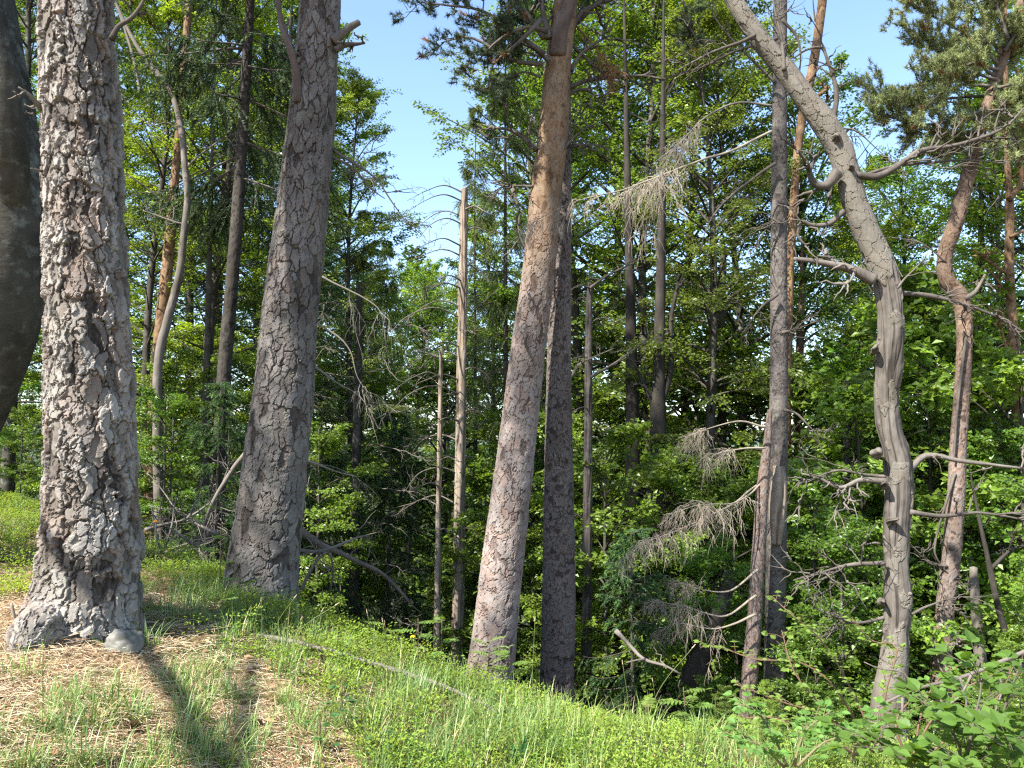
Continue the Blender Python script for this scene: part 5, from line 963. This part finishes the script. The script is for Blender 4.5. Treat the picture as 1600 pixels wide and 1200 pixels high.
shrub('wild_rose', 'wild rose with thin arching reddish stems and yellow green leaves at lower right', 'shrub', [
    [(1370, 1170, 3.6), (1330, 1080, 3.6), (1280, 1000, 3.6), (1230, 955, 3.6), (1205, 930, 3.7)], [(1360, 1170, 3.6), (1300, 1070, 3.5), (1250, 1035, 3.5), (1180, 1030, 3.5), (1120, 1010, 3.6), (1095, 1012, 3.6)], [(1375, 1175, 3.6), (1385, 1080, 3.6), (1400, 1010, 3.6), (1360, 1000, 3.7), (1330, 965, 3.7)],
    [(1350, 1175, 3.5), (1290, 1110, 3.4), (1240, 1050, 3.4), (1220, 985, 3.5)], [(1365, 1175, 3.6), (1290, 1120, 3.4), (1230, 1100, 3.4), (1150, 1070, 3.4)], [(1340, 1180, 3.3), (1260, 1140, 3.2), (1190, 1120, 3.2), (1140, 1130, 3.2)]], 5, .030, .021, (.16, .25, .05), 20, RS)
shrub('wild_rose', 'wild rose thicket with reddish stems right of the twisted dead tree foot', 'shrub', [
    [(1420, 1190, 3.4), (1470, 1110, 3.4), (1540, 1060, 3.4), (1600, 1050, 3.4)], [(1430, 1190, 3.4), (1440, 1120, 3.4), (1470, 1060, 3.5), (1520, 1030, 3.5)], [(1440, 1190, 3.3), (1510, 1130, 3.3), (1560, 1090, 3.3), (1590, 1030, 3.3)], [(1420, 1190, 3.4), (1400, 1130, 3.4), (1440, 1090, 3.5), (1500, 1100, 3.5)]], 6, .030, .021, (.13, .22, .045), 18, RS)
shrub('leafy_shrub', 'low shrub with bright rounded leaves at the lower right foreground', 'shrub', [
    [(1230, 1198, 2.9), (1210, 1150, 2.9), (1180, 1110, 2.9), (1150, 1100, 2.9)], [(1240, 1198, 2.9), (1260, 1140, 2.9), (1300, 1110, 2.9)], [(1225, 1198, 2.9), (1180, 1160, 2.8), (1130, 1150, 2.8)], [(1245, 1198, 2.8), (1290, 1160, 2.8), (1340, 1150, 2.8)], [(1330, 1190, 2.8), (1350, 1150, 2.8), (1390, 1120, 2.8)]], 7, .034, .024, (.13, .24, .055), 18, (.14, .12, .06))
shrub('hazel_shrub', 'shaded shrub with large dark green leaves in the bottom right corner', 'shrub', [
    [(1480, 1260, 2.3), (1500, 1170, 2.3), (1470, 1120, 2.3), (1440, 1090, 2.3)], [(1500, 1260, 2.3), (1560, 1150, 2.3), (1580, 1090, 2.3), (1600, 1040, 2.3)], [(1500, 1260, 2.3), (1540, 1180, 2.2), (1600, 1150, 2.2), (1640, 1140, 2.2)], [(1460, 1260, 2.2), (1420, 1190, 2.2), (1380, 1170, 2.2), (1350, 1150, 2.3)], [(1520, 1260, 2.2), (1520, 1190, 2.1), (1480, 1180, 2.1), (1450, 1170, 2.1)],
    [(1560, 1260, 2.1), (1590, 1190, 2.1), (1560, 1160, 2.1), (1530, 1150, 2.1)], [(1500, 1260, 2.3), (1520, 1130, 2.3), (1530, 1060, 2.4), (1500, 1030, 2.4)]], 8, .05, .034, (.09, .18, .032), 16, (.08, .07, .05), True, .007)
mb = MB(); limb(mb, [at(1370, 1105, 3.1), at(1430, 1078, 3.1), at(1500, 1058, 3.1), at(1570, 1030, 3.1), at(1620, 1008, 3.1)], .004, .009, 8, .03, .012, 9)
for k, pts in enumerate([[(1430, 1078), (1410, 1050), (1375, 1045), (1350, 1035)], [(1500, 1058), (1510, 1100), (1500, 1140)], [(1556, 1035), (1565, 1075), (1550, 1120), (1540, 1160)], [(1410, 1090), (1413, 1130), (1400, 1150)], [(1520, 1050), (1500, 1090), (1470, 1110)]]): limb(mb, [at(a, b_, 3.1 - .05 * k) for a, b_ in pts], .005, .002, 6, .03, .01, 20 + k)
single(mb, 'dead_twig', M_DEAD, 'pale bare twig reaching in from the right edge over the dark leaves', 'dead branch', at(1370, 1105, 3.1))

# low bushes standing along the crest at the right
for k, (px, py, Y, h, lab) in enumerate([(1135, 1125, 5.2, .36, 'small leafy bush on the crest just left of the shorter spruce foot'), (1200, 1135, 4.9, .42, 'small leafy bush on the crest in front of the tall scarred spruce'), (1290, 1165, 4.6, .42, 'leafy bush on the crest between the scarred spruce and the twisted dead tree'), (1350, 1175, 4.4, .32, 'small leafy bush left of the foot of the twisted dead tree'),
        (1450, 1185, 4.5, .45, 'leafy bush right of the foot of the twisted dead tree'), (1530, 1190, 4.3, .55, 'leafy bush under the slender kinked pine'), (1600, 1190, 4.2, .7, 'leafy bush at the right edge of the crest')]):
    v = at(px, py, Y); plant('y1' if k % 2 else 'y0', v[0], Y, None, h, lab, 'bush', 'bushes along the crest', 1.0)
